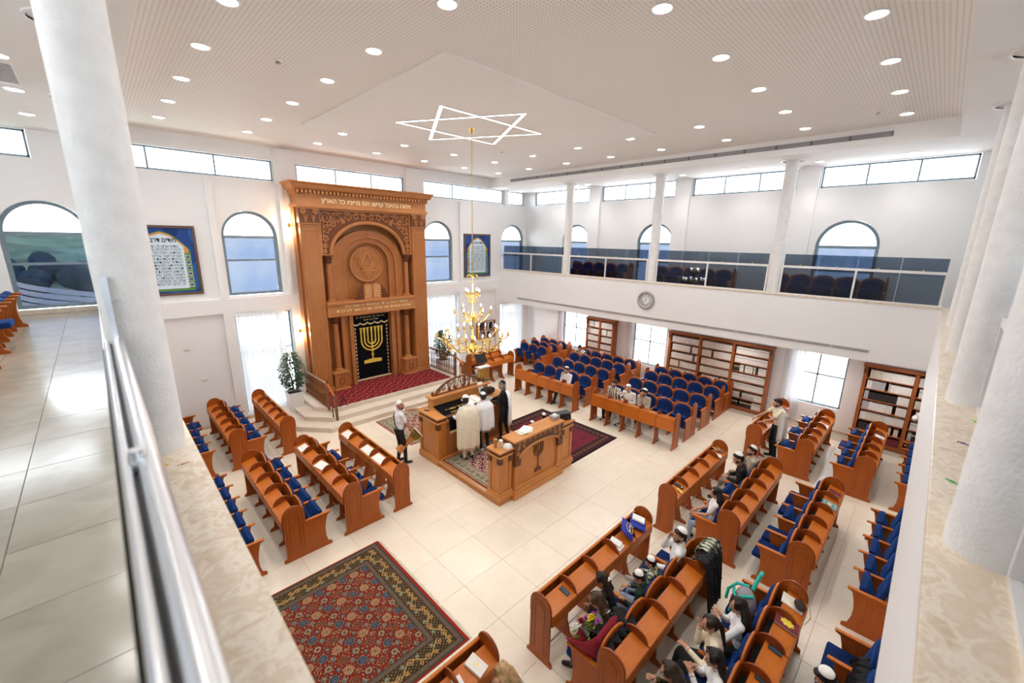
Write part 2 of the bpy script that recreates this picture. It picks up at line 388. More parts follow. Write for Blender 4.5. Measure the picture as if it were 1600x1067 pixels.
# ---------------------------------------------------------------- windows
def arch_window(n, axis, c, p, zb=4.05, zt=6.64, blue=True, clear_top=True):
    """frame in plane p, facing the hall; structure with panes as children"""
    r = AW - .005; zs = zt - AW; t = .08
    def P(u, d, z): return (u, d, z) if axis == 'y' else (d, u, z)
    f = MB(); out = [(c - r, zb + .02)] + [(c + r * math.cos(a), zs + r * math.sin(a)) for a in [PI - PI * i / 24 for i in range(25)]] + [(c + r, zb + .02)]
    q = r - t; inn = [(c - q, zb + .02 + t)] + [(c + q * math.cos(a), zs + q * math.sin(a)) for a in [PI - PI * i / 24 for i in range(25)]] + [(c + q, zb + .02 + t)]
    m = len(out); vs = []
    for d in (p - .03, p + .03): vs += [P(u, d, z) for u, z in out] + [P(u, d, z) for u, z in inn]
    fs = []
    for i in range(m):
        j = (i + 1) % m
        fs += [(i, j, j + m, i + m), (i + 2 * m, i + 3 * m, j + 3 * m, j + 2 * m), (i + m, j + m, j + 3 * m, i + 3 * m), (i, i + 2 * m, j + 2 * m, j)]
    f.add(vs, fs)
    def bar(z0, z1, w=.03):
        if axis == 'y': f.box(c - q, c + q, p - w, p + w, z0, z1)
        else: f.box(p - w, p + w, c - q, c + q, z0, z1)
    bar(zs - .06, zs + .03, .04); bar(5.12, 5.18)
    w = f.build('window_%d' % n, M['frame'], kind='structure')
    def pane(pts, mat, nm):
        MB().prism(pts, p - .004, p + .004, 'y' if axis == 'y' else 'x').build(nm, mat, w)
    pane([(c + q * math.cos(PI * i / 20), zs + .03 + (q - .02) * math.sin(PI * i / 20)) for i in range(21)], M['glass'], 'arched_pane')
    pane([(c - q, 5.17), (c + q, 5.17), (c + q, zs - .06), (c - q, zs - .06)], M['bluefilm'], 'upper_pane')
    pane([(c - q, zb + .075), (c + q, zb + .075), (c + q, 5.13), (c - q, 5.13)], M['bluefilm'], 'lower_pane')
    # sill
    s = MB(); (s.box(c - AW - .02, c + AW + .02, p - .22, p - .02, zb - .03, zb) if axis == 'y' else s.box(p - .22, p - .02, c - AW - .02, c + AW + .02, zb - .03, zb))
    return w
wn = 1
for c in ark_arch: arch_window(wn, 'y', c, YF + .12); wn += 1
for c in right_arch: arch_window(wn, 'x', c, XR + .12); wn += 1
for c in (1.5, 5.5, 9.5, 13.3): arch_window(wn, 'x', c, XL - .15); wn += 1
for c in (0, 4, 8, 12): arch_window(wn, 'y', c, YB - .15); wn += 1
def rect_window(axis, u0, u1, z0, z1, p, us=(), zs=(), mat='glass', t=.045, fm='frame'):
    global wn
    f = MB()
    def bx(a, b, c, d, w=.025):
        f.box(a, b, p - w, p + w, c, d) if axis == 'y' else f.box(p - w, p + w, a, b, c, d)
    bx(u0, u0 + t, z0, z1); bx(u1 - t, u1, z0, z1); bx(u0, u1, z0, z0 + t); bx(u0, u1, z1 - t, z1)
    for u in us: bx(u - t / 2, u + t / 2, z0 + t, z1 - t)
    for z in zs: bx(u0 + t, u1 - t, z - t / 2, z + t / 2)
    w = f.build('window_%d' % wn, M[fm], kind='structure'); wn += 1
    uu = [u0 + t / 2] + list(us) + [u1 - t / 2]; zz = [z0 + t / 2] + list(zs) + [z1 - t / 2]
    for a, b in zip(uu, uu[1:]):
        for c, d in zip(zz, zz[1:]):
            g = MB(); a2, b2, c2, d2 = a + t / 2, b - t / 2, c + t / 2, d - t / 2
            g.box(a2, b2, p - .004, p + .004, c2, d2) if axis == 'y' else g.box(p - .004, p + .004, a2, b2, c2, d2)
            g.build('pane', M[mat], w)
    return w
def thirds(a, b, n=3): return [a + (b - a) * k / n for k in range(1, n)]
for a, b in ark_cl: rect_window('y', a + .01, b - .01, 7.59, 8.19, YF + .08, thirds(a, b, 3 if b - a > 2 else 1))
for a, b in right_cl: rect_window('x', a + .01, b - .01, 7.59, 8.19, XR + .08, thirds(a, b))
for a in (-3.5, .2, 3.9, 7.7, 11.6): rect_window('x', a, a + 3.3, 7.58, 8.2, XL - .15, thirds(a, a + 3.3))
for a in (-3, 1, 5, 9, 12.5): rect_window('y', a, a + 3.3, 7.58, 8.2, YB - .15, thirds(a, a + 3.3))
for a, b in ((2.86, 4.5), (9.95, 11.62), (14.25, 15.85)): rect_window('y', a + .01, b - .01, .13, 3.44 if b < 14 else 2.74, YF + .15, [b - .35], [2.2])
for a, b in ((1.5, 3.0), (7.45, 8.95), (11.4, 12.85)): rect_window('x', a + .01, b - .01, .76, 2.61, 16.45, [(a + b) / 2], [1.78])
# ---------------------------------------------------------------- outside the windows
def hills():
    mb = MB(); nx, ny = 40, 10
    for i in range(nx):
        for j in range(ny):
            x = -25 + 28 * i / (nx - 1); y = 25 + 60 * j / (ny - 1)
            z = -1.5 + .95 * j + .5 * math.sin(x * .13 + j * .6) + .4 * math.sin(x * .31 + 1.7 * j)
            mb.v.append((x, y, z))
    for i in range(nx - 1):
        for j in range(ny - 1):
            a = i * ny + j; mb.f.append((a, a + ny, a + ny + 1, a + 1)); mb.m.append(0)
    st('hills', mb, M['grassy'], smooth=True)
    for k in range(14):
        x = -9 + .8 * k; y = 33 + 8 * (k % 3); h = 1.6 + 1.6 * R_.random(); t = MB()
        t.tube([(0, 0, 0), (0, 0, h * .5)], .1, 6, mi=1)
        for q in range(5): t.ball((R_.uniform(-.5, .5), R_.uniform(-.5, .5), h * R_.uniform(.5, .9)), (.8, .8, .75), 7, 5)
        o = t.build('distant_tree', [M['treeline'], M['rail']], smooth=True, loc=(x, y, -.2 + (y - 33) * .125))
        tag(o, 'dark hillside tree outside the left gallery window, %s from the left' % ORD[k], 'tree', 'distant trees')
    w = MB()
    for q in range(9):
        pts = []
        for i in range(20):
            x = -4 + 5.2 * i / 19; pts.append((x, 21.5 + .05 * (x + 2) ** 2, 4.62 - .22 * (x + 4) - .22 * q + .35 * math.exp(-(x + 3) ** 2 / .8)))
        for a, b in zip(pts, pts[1:]): w.add([(a[0], a[1], a[2]), (b[0], b[1], b[2]), (b[0], b[1] + .08, b[2] - .18), (a[0], a[1] + .08, a[2] - .18), (a[0], a[1] + .05, a[2]), (b[0], b[1] + .05, b[2])], [(0, 1, 2, 3), (0, 1, 5, 4)])
    tag(w.build('boundary_wall', plain('pale_boundary', (.75, .72, .74), .8)), 'long pale stepped boundary wall outside the leftmost arched gallery window', 'wall')
    st('ground_terrace', MB().box(-20, 30, -20, 19, -1.2, -.6), plain('yard_paving', (.8, .79, .77), .9)); st('ground', MB().box(-60, 60, -60, 60, -7.2, -6.6), plain('yard_paving', (.8, .79, .77), .9))
hills()
# ---------------------------------------------------------------- ceiling lamps
def downlight_mesh():
    mb = MB(); mb.lathe([(.105, 0), (.135, 0), (.135, -.012), (.112, -.014), (.105, 0)], n=24, caps=False)
    return mb.mesh('trim_ring', M['whitemetal'], True), MB().lathe([(.001, -.004), (.107, -.004)], n=24, caps=False).mesh('diffuser', M['lamp'])
rm, dm = downlight_mesh()
lampd = bpy.data.lights.new('downlight', 'SPOT'); lampd.energy = LAMP_W; lampd.spot_size = math.radians(130); lampd.spot_blend = .9; lampd.shadow_soft_size = .1; lampd.color = (1, .955, .90)
XS = [1.59, 3.43, 5.25, 7.12, 8.95, 10.75, 12.54]; YS = [1.09, 2.87, 4.65, 6.49, 8.23, 10.07, 11.9, 13.65]
def downlight(x, y, z, lab, grp, power=True):
    t = empty('ceiling_downlight', lab, 'light', (x, y, z), 0, grp); inst('trim_ring', rm, t); inst('diffuser', dm, t)
    if power:
        l = bpy.data.objects.new('downlight_glow', lampd); C.objects.link(l); l.parent = t; l.location = (0, 0, -.03)
for i, x in enumerate(XS):
    for j, y in enumerate(YS):
        if i in (2, 3, 4) and 2 <= j <= 5: continue
        downlight(x, y, 8.6, 'recessed ceiling downlight, %s from the ark wall in the %s row from the left column' % (ORD[7 - j], ORD[i]), 'downlights of the main ceiling')
for k, y in enumerate((13.4, 11.33, 9.37, 7.4, 5.4, 3.5)): downlight(-.52, y, 8.2, 'recessed downlight over the left gallery, %s from the far window' % ORD[k], 'downlights over the left gallery')
for k, y in enumerate((1.0, 2.95, 4.9, 6.9, 8.9, 10.9, 12.9)): downlight(15.05, y, 8.2, 'recessed downlight over the right gallery, %s from the right edge' % ORD[k], 'downlights over the right gallery')
for k, y in enumerate((0.2, 1.9, 4.4, 7.5, 10.5, 13.6)):
    downlight(15.3, y, 2.93, 'recessed downlight under the right gallery slab, %s from the back' % ORD[k], 'downlights under the right gallery')
for k, x in enumerate((3, 6, 9, 12)): downlight(x, -1.6, 2.93, 'recessed downlight under the back gallery slab, %s from the left' % ORD[k], 'downlights under the back gallery')
for k, y in enumerate((5, 8.5, 12.5)): downlight(-1.2, y, 2.93, 'recessed downlight under the left gallery slab, %s from the back' % ORD[k], 'downlights under the left gallery')
def detector(x, y, z, lab):
    t = empty('smoke_detector', lab, 'detector', (x, y, z)); MB().lathe([(.001, 0), (.06, 0), (.06, -.02), (.001, -.02)], n=16).build('base', M['whitemetal'], t, True)
    MB().lathe([(.035, -.02), (.04, -.045), (.001, -.05)], n=14).build('sensor_head', M['vent'], t, True)
p = (2.55, 7.95, 8.6); detector(*p, 'small white smoke detector on the ceiling near the left column')
detector(12.0, 1.5, 8.6, 'small white smoke detector near the ceiling vent strip'); detector(9.6, 10.3, 8.6, 'tiny smoke detector on the ceiling beyond the star')
# star of light slots
def star():
    cx, cy, z = 7.14, 8.76, 8.572; Rr = 1.82
    t = empty('ceiling_star', 'white six pointed star of light slots recessed in the ceiling centre', 'light', (cx, cy, z))
    for s in (1, -1):
        P = [Vector((Rr * math.sin(2 * PI * k / 3) * .98, s * Rr * math.cos(2 * PI * k / 3), 0)) for k in range(3)]
        for k in range(3):
            a, b = P[k], P[(k + 1) % 3]; d = (b - a).normalized(); nn = Vector((-d.y, d.x, 0)); w = .04
            L = MB(); q = [a + nn * w, b + nn * w, b - nn * w, a - nn * w]
            L.prism([(v.x, v.y) for v in q], -.006, 0, 'z').build('light_slot', M['led'], t)
            for sg in (1, -1):
                e = MB(); q = [a + nn * sg * w, b + nn * sg * w, b + nn * sg * (w + .012), a + nn * sg * (w + .012)]
                e.prism([(v.x, v.y) for v in q], -.009, 0, 'z').build('slot_edge', M['vent'], t)
star()
# vents
def slot_vent(name, lab, x, y0, y1, z0, z1, n, m1, m2, face=-1):
    t = empty(name, lab, 'vent', (x, y0, z0)); MB().box(-.01, 0, 0, y1 - y0, 0, z1 - z0).build('backing', m1, t)
    L = (y1 - y0) / n
    sl = MB()
    for k in range(3): sl.box(-.022, -.01, .03, L - .03, (z1 - z0) * (.12 + .3 * k), (z1 - z0) * (.12 + .3 * k) + (z1 - z0) * .16)
    sm = sl.mesh('louvre', m2)
    for k in range(n): inst('louvre', sm, t, (0, L * k, 0))
slot_vent('ceiling_vent_strip', 'long dark slot vent along the step of the ceiling', 13.5, 1.33, 13.9, 8.37, 8.48, 16, M['slotd'], M['vent'])
slot_vent('fascia_vent_strip', 'long beige slot vent along the white gallery front under the clock', GX, .95, 14.05, 3.16, 3.24, 16, M['vent_l'], M['vent'])
t = empty('ceiling_vent', 'small grey ceiling grille at the top left above the gallery', 'vent', (-.53, 10.3, 8.2))
MB().box(-.12, .12, -.6, .6, -.012, 0).build('frame', M['whitemetal'], t)
for k in range(12): MB().box(-.10, .10, -.56 + k * .094, -.53 + k * .094, -.022, -.012).build('slat', M['vent'], t)
# pilasters (round columns)
def column(x, y, z0, z1, r, lab, grp=None):
    t = empty('column', lab, 'column', (x, y, z0), 0, grp)
    n = 40; rings = []; nz = 24
    for j in range(nz + 1):
        z = (z1 - z0) * j / nz
        rings.append([((r + R_.uniform(-.0015, .0015)) * math.cos(2 * PI * k / n), (r + R_.uniform(-.0015, .0015)) * math.sin(2 * PI * k / n), z) for k in range(n)])
    MB().loft(rings).build('shaft', M['pilaster'], t, True)
    MB().lathe([(r + .10, z1 - z0), (r + .13, z1 - z0), (r + .13, z1 - z0 - .02), (r + .10, z1 - z0 - .025)], n=40, caps=False).build('ceiling_ring', M['whitemetal'], t, True)
    return t
column(.113, 3.47, 4.5, 8.2, .145, 'thick white plaster column at the left on the marble ledge')
for k, y in enumerate((7.4, 11.3)): column(.113, y, 4.5, 8.2, .145, 'white plaster column hidden behind the big left column, ' + ['nearer one', 'further one'][k])
nm = ['nearest the camera at the right edge', 'second from the right edge', 'third from the right edge', 'fourth from the right edge']
for k, x in enumerate((2.79, 5.58, 8.35, 11.1)): column(x, -.39, 4.5, 8.2, .15, 'white plaster column on the back ledge, ' + nm[k])
nm = ['right of the clock, closest to the right edge', 'directly above the clock', 'left of the clock, furthest along the right gallery']
for k, y in enumerate((3.46, 7.36, 11.28)): column(14.4, y, 4.5, 8.2, .165, 'white column rising from the right gallery front, ' + nm[k])
# ---------------------------------------------------------------- gallery railings
def railing(axis, p, u0, u1, lab, posts, seams, side, ledge_off=0):
    """p is the plane of the glass; runs u0..u1"""
    t = empty('gallery_railing', lab, 'railing', (0, 0, 0))
    def bx(a, b, d0, d1, z0, z1): 
        m = MB(); m.box(a, b, p + d0, p + d1, z0, z1) if axis == 'y' else m.box(p + d0, p + d1, a, b, z0, z1); return m
    bx(u0, u1, -.025, .025, 5.26, 5.325).build('top_rail', M['whitemetal'], t)
    bx(u0, u1, -.02, .02, 4.5, 4.53).build('bottom_channel', M['whitemetal'], t)
    for u in [u0 + .02, u1 - .02] + posts: bx(u - .022, u + .022, -.022, .022, 4.53, 5.26).build('post', M['whitemetal'], t)
    e = sorted([u0 + .03, u1 - .03] + posts + seams)
    for a, b in zip(e, e[1:]): bx(a + .004, b - .004, side * .028, side * .036, 4.53, 5.64).build('glass_panel', M['railglass'], t)
    for a, b in zip(e, e[1:]):
        s = MB(); u = (a + b) / 2
        s.ball((u, p - side * .0, 5.345) if axis == 'y' else (p, u, 5.345), (.022, .022, .018), 8, 5); s.build('clamp', M['brass'], t, True)
    return t
cy = [BY - .2, 3.46, 7.36, 11.28, YF - .1]; wh = ['nearest the right edge', 'second from the right', 'above the clock, third from the right', 'in the far corner']
for k in range(4):
    a = cy[k] + (.17 if k else .25); b = cy[k + 1] - (.17 if k < 3 else 0); m = (a + b) / 2
    railing('x', GX + .14, a, b, 'white-railed smoked glass balustrade on the right gallery, ' + wh[k], [m], [(a + m) / 2, (b + m) / 2], 1)
cx = [LX - .1, 2.79, 5.58, 8.35, 11.1, 14.1]
for k in range(5):
    a = cx[k] + .16; b = cx[k + 1] - .16
    railing('y', -.46, a, b, 'metal framed glass railing on the back ledge, bay %s' % ['closest to the camera', 'behind the nearest column', 'behind the second column', 'behind the third column', 'at the far end of the ledge'][k], [], [(a + b) / 2], -1)
def near_rail():
    t = empty('left_gallery_railing', 'blurred steel handrail in the foreground beside the left gallery floor', 'railing', (0, 0, 0))
    MB().tube([(.022, -.15, 5.285), (.022, 3.33, 5.285)], .026, 16).build('handrail', M['steel'], t, True)
    MB().tube([(-.026, -.15, 5.285), (-.026, 3.33, 5.285)], .012, 12).build('side_rail', M['steel'], t, True)
    MB().box(-.02, .02, -.15, 3.33, 5.262, 5.272).build('rail_dark_reflection', M['black'], t)  # black strip added as the dark reflection between the two rail tubes
    for y in (1.45,): MB().lathe([(.001, 5.33), (.018, 5.33), (.022, 5.30), (.022, 5.27), (.001, 5.27)], (0, y, 0), 12).build('clamp', M['steel'], t, True)
    MB().box(-.05, -.042, -.1, 3.3, 4.52, 5.25).build('glass_panel', M['railglass'], t)
    MB().box(.0, .03, 3.31, 3.34, 5.30, 5.66).build('wall_bracket', M['steel'], t); MB().tube([(.02, 3.33, 5.5), (.06, 3.30, 5.53)], .006, 6).build('screw', M['steel'], t)
    for y in (0.02,): MB().box(-.02, .02, y - .02, y + .02, 4.5, 5.27).build('post', M['steel'], t)
    r = railing('x', .01, 3.64, 7.24, 'metal framed glass railing beyond the thick left column', [5.44], [4.5, 6.3], -1)
near_rail()
# ================================================================ PEWS
SW = .572   # one seat
def pew_meshes():
    Q = {}
    A = lambda w: [(.03, .88)] and arc(.03 + w / 2, .90, w / 2, PI, 0, 12, .20)
    desk = [(-.02, 0), (-.02, .045), (.03, .08)] + [(p[0], p[1]) for p in A(.36)] + [(.39, .08), (.44, .045), (.44, 0)]
    seat = [(-.02, 0), (-.02, .045), (.03, .08)] + [(p[0], p[1]) for p in A(.36)] + [(.395, .72), (.86, .705), (.86, .685), (.80, .66), (.765, .52), (.745, .38), (.75, .22), (.785, .08), (.85, .045), (.85, 0)]
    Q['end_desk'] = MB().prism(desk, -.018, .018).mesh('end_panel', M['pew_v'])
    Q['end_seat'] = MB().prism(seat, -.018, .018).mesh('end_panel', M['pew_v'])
    def mould():
        mb = MB()
        for w0, w1, z0 in ((.065, .355, .12), (.125, .295, .16)):
            c = (w0 + w1) / 2; r = (w1 - w0) / 2
            path = [(0, w0, z0)] + [(0, p[0], p[1]) for p in arc(c, .88, r, PI, 0, 12, r * .95)] + [(0, w1, z0)]
            mb.tube(path, .006, 5, closed=False)
        return mb
    Q['mould'] = mould().mesh('moulding', M['pew_dark'], True)
    rim = [(0, p[0], p[1] + .002) for p in arc(.21, .90, .18, PI, 0, 14, .20)]
    Q['rim'] = MB().tube([(0, .03, .72)] + rim + [(0, .39, .74)], .019, 8).mesh('rim', M['pew_dark'], True)
    # inner divider: arch over the desk, leg down to a foot
    Q['arch'] = MB().prism([(.03, .80)] + [p for p in arc(.21, .86, .18, PI, 0, 10, .18)] + [(.39, .80)], -.011, .011).mesh('divider_arch', M['pew_dark'])
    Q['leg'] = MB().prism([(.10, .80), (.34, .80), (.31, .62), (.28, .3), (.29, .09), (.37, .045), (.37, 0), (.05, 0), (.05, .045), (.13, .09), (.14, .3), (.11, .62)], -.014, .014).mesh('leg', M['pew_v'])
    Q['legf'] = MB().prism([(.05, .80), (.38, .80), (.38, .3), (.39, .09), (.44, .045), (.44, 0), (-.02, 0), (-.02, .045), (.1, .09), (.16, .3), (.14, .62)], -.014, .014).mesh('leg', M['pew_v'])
    w = SW
    # sloping lid, box front, back panel, rail
    Q['lid'] = MB().prism([(.005, .845), (.005, .865), (.265, .935), (.265, .915)], .012, w - .012).mesh('desk_lid', M['pew'])
    Q['lip'] = MB().box(.008, w - .008, .0, .02, .69, .845).mesh('desk_front', M['pew'])
    Q['bed'] = MB().box(.008, w - .008, .02, .375, .69, .705).mesh('book_shelf', M['pew_dark'])
    Q['slot'] = MB().box(.008, w - .008, .268, .345, .71, .80).mesh('slot_shade', M['blackcloth'])  # matte black filler in the open desk gap, its shade put into the colour
    Q['bpanel'] = MB().rbox(.008, w - .008, .375, .395, .56, .955, .004).mesh('back_panel', M['pew'])
    Q['hrail'] = MB().rbox(.0, w, .348, .392, .925, .965, .018).mesh('rail', M['pew'])
    # seat parts
    sh = [(0, .50), (0, .90)] + [(w / 2 + (w / 2 - .02) * math.cos(a), .91 + .16 * max(0, math.sin(a)) ** .9) for a in [PI - PI * i / 12 for i in range(13)]] + [(w, .90), (w, .50)]
    bk = MB().prism([(max(.006, min(w - .006, x)), z) for x, z in sh], .375, .40, 'y')
    Q['backboard'] = bk.mesh('backboard', M['pew_v'])
    def pad():
        n = 14; rings = []
        out = [(.045, .52), (.034, .75), (.036, .89)] + [(w / 2 + (w / 2 - .05) * math.cos(a), .89 + .15 * max(0, math.sin(a)) ** .9) for a in [PI - PI * i / n for i in range(1, n)]] + [(w - .036, .89), (w - .034, .75), (w - .045, .52)]
        c = Vector((w / 2, 0, .76))
        for d, s in ((.428, 1.0), (.455, 1.0), (.475, .95), (.488, .84), (.495, .6), (.498, .2)):
            rings.append([(c.x + (x - c.x) * s, d - .03 + .16 * max(0, (.95 - z)), c.z + (z - c.z) * s) for x, z in out])
        return MB().loft(rings[::-1])
    Q['pad'] = pad().mesh('backrest_cushion', M['velvet'], True)
    rm = [(w / 2 + (w / 2 - .022) * math.cos(a), .385, .91 + .16 * max(0, math.sin(a)) ** .9) for a in [PI - PI * i / 14 for i in range(15)]]
    Q['brim'] = MB().tube([(.018, .39, .72)] + rm + [(w - .018, .39, .72)], .018, 7).mesh('backrest_rim', M['pew'], True)
    def cushion():
        mb = MB(); mb.rbox(.04, w - .04, -.01, .42, -.045, .055, .032); return mb
    up = cushion(); up.xf(Matrix.Translation((0, .575, .365)) @ Matrix.Rotation(math.radians(72), 4, 'X')); Q['seat_up'] = up.mesh('seat_cushion', M['velvet'], True)
    dn = cushion(); dn.xf(Matrix.Translation((0, .50, .43)) @ Matrix.Rotation(math.radians(3), 4, 'X')); Q['seat_down'] = dn.mesh('seat_cushion', M['velvet'], True)
    Q['arm'] = MB().rbox(-.03, .03, .40, .87, .695, .722, .011).mesh('armrest', M['pew'])
    Q['armpost'] = MB().prism([(.43, .70), (.80, .70), (.77, .56), (.73, .42), (.70, .3), (.69, .15), (.74, .05), (.74, 0), (.46, 0), (.46, .05), (.52, .12), (.5, .4)], -.013, .013).mesh('arm_support', M['pew_v'])
    Q['stretch'] = MB().box(.014, w - .014, .46, .49, .27, .36).mesh('stretcher', M['pew'])
    return Q
PQ = pew_meshes()
def pew(kind, n, x, y, rz, label, group, down=(), desk=True):
    """kind 'desk' or 'seat'; origin at rear-left corner; faces local +Y"""
    seats = kind == 'seat'
    t = empty('front_desk' if not seats else ('pew' if desk else 'seat_bench'), label, 'desk' if not seats else 'pew', (x, y, 0), rz, group)
    L = n * SW
    for u in (0, L):
        e = inst('end_panel', PQ['end_seat' if seats else 'end_desk'], t, (u, 0, 0))
        s = 1 if u else -1
        inst('moulding', PQ['mould'], e, (s * .019, 0, 0)); inst('rim', PQ['rim'], e, (0, 0, 0))
        if seats: inst('armrest', PQ['arm'], t, (u, 0, 0))
    for k in range(1, n):
        u = k * SW
        if desk: inst('divider_arch', PQ['arch'], t, (u, 0, 0))
        inst('leg', PQ['leg' if seats else 'legf'], t, (u, 0, 0))
        if seats: inst('armrest', PQ['arm'], t, (u, 0, 0)); inst('arm_support', PQ['armpost'], t, (u, 0, 0))
    for k in range(n):
        u = k * SW
        if desk:
            for a, b in (('desk_lid', 'lid'), ('desk_front', 'lip'), ('book_shelf', 'bed'), ('slot_shade', 'slot')) + ((('rail', 'hrail'),) if not seats else ()): inst(a, PQ[b], t, (u, 0, 0))
        if not seats: inst('back_panel', PQ['bpanel'], t, (u, 0, 0))
        else:
            for a, b in (('backboard', 'backboard'), ('backrest_cushion', 'pad'), ('backrest_rim', 'brim'), ('stretcher', 'stretch')): inst(a, PQ[b], t, (u, 0, 0))
            inst('seat_cushion', PQ['seat_down' if k in down else 'seat_up'], t, (u, 0, 0))
    MB().tube([(.02, .2, .115), (L - .02, .2, .115)], .012, 8).build('foot_rail', M['steel'], t, True)
    return t
E_, N_, W_ = -PI / 2, 0, PI / 2
LF = 'pews facing the bimah from the left'; RN = 'pews facing the ark on the near right'; FR = 'pews facing the bimah from the far right'
yl = 7.53 + 5 * SW + .0
pew('desk', 5, 3.88, yl, E_, 'free-standing front desk with white papers beside the man with the drum', LF)
pew('seat', 5, 2.78, yl, E_, 'pew with flipped-down blue seats directly behind the papered front desk', LF, down=(0, 2, 3, 4))
pew('seat', 5, 1.66, yl, E_, 'empty pew just beyond the corner of the large red carpet, at its left', LF)
pew('seat', 5, .50, yl - .01, E_, 'seat bench half hidden by the marble ledge, nearer one', LF, desk=True)
yl = 11.84 + 5 * SW
pew('desk', 5, 2.88, yl, E_, 'empty front desk beside the stone steps of the ark on the left', LF)
pew('seat', 5, 1.70, yl, E_, 'empty pew standing by the white wall niche, left of the curtain', LF)
pew('seat', 5, .55, yl, E_, 'seat bench half hidden by the thick column, further one', LF, down=(0,), desk=True)
# near right, facing the ark
x1, x2, x3 = 3.72, 7.65, 12.2
pew('desk', 5, x1, 2.88, N_, 'front desk holding blue velvet bags, books and a phone', RN)
pew('seat', 5, x1, 1.74, N_, 'pew crowded with children and a bouquet behind the desk with blue bags', RN, down=(0, 1, 2, 3, 4))
pew('seat', 5, x1, .47, N_, 'pew of women in cream and white with books on its desk', RN, down=(0, 1, 2, 3, 4))
pew('seat', 5, x1, -.73, N_, 'seat bench against the back wall at the bottom, with grey sweatshirt sitter', RN, down=(2, 3, 4))
pew('desk', 5, x2, 2.90, N_, 'front desk before the long-haired woman, with a maroon book at its far end', RN)
pew('seat', 5, x2, 1.72, N_, 'pew where the long-haired woman and two men sit', RN, down=(0, 1, 3, 4))
pew('seat', 5, x2, .58, N_, 'empty pew with four blue seats folded down and two books on its desk', RN, down=(0, 1, 3, 4))
pew('seat', 5, x2, -.73, N_, 'empty seat bench of blue cushions running along the white ledge', RN)
pew('desk', 5, x3, 2.60, N_, 'front desk the standing man leans on near the bright window', RN)
pew('seat', 5, x3, 1.42, N_, 'pew just behind the standing man in the cream shawl', RN, down=(1, 3))
pew('seat', 5, x3, .22, N_, 'pew with a white paper on its desk in front of the rightmost bookcase', RN, down=(3,))
pew('seat', 5, x3, -.98, N_, 'seat bench mostly hidden behind the ledge near the white camera', RN)
pew('desk', 5, 2.78 - 5 * SW, 2.93, N_, 'front desk at the bottom beside the red carpet with a prayer book', RN)
pew('seat', 5, 2.9 - 5 * SW, 1.74, N_, 'pew where the fair-haired woman sits at the bottom edge', RN, down=(4, 3))
# far right, facing the bimah
def far(y0, n, xs, names, desk, last=True, downs=()):
    if desk: pew('desk', n, desk, y0, W_, names[0], FR)
    for k, x in enumerate(xs): pew('seat', n, x, y0, W_, names[k + 1], FR, down=downs[k] if k < len(downs) else ())
far(4.58, 5, (12.76, 13.94, 15.12, 15.96), ['front desk before the three seated men', 'pew where the three men in light clothes sit', 'second blue pew behind the three men', 'third blue pew behind the three men', 'last blue row before the wide bookcase, behind the three men'], 11.55, downs=((2, 3, 4), (), (), ()))
far(8.27, 5, (12.76, 13.94, 15.12, 15.96), ['front desk before the lone man in a white jacket', 'pew where the lone man in a white jacket sits', 'second blue pew behind the man in the white jacket', 'third blue pew, in front of the man in the striped shawl', 'last blue row where the man in the striped shawl sits'], 11.62, downs=((1,), (), (), (4,)))
far(12.22, 3, (14.80, 15.56, 16.28), ['', 'three-seat blue bench beside the corner curtain, front one', 'three-seat blue bench beside the corner curtain, middle one', 'three-seat blue bench beside the corner curtain, rear one'], None)
# behind the chandelier, right of the ark
pew('desk', 3, 10.85, 12.55, N_, 'short front desk behind the black music stand, right of the ark', 'seating right of the ark')
pew('seat', 3, 10.78, 13.3, N_, 'short blue pew right of the ark behind the chandelier', 'seating right of the ark', down=(0, 1))
# rows on the left gallery floor
for k in range(2):
    pew('seat', 5 - k, -2.07, 13.37 - 4.0 * k, E_, 'dark blue tip-up seat row on the left gallery floor, ' + ['nearer the window', 'at the left picture edge'][k], 'seats on the left gallery', down=(4,), desk=False).location.z = 3.95
for k in range(3):
    pew('seat', 5, 15.95, 1.0 + 4.0 * k + 2.9 * 0, W_, 'seat row on the right gallery behind the smoked glass, %s from the right edge' % ['first', 'second', 'third'][k], 'seats on the right gallery').location.z = 3.95
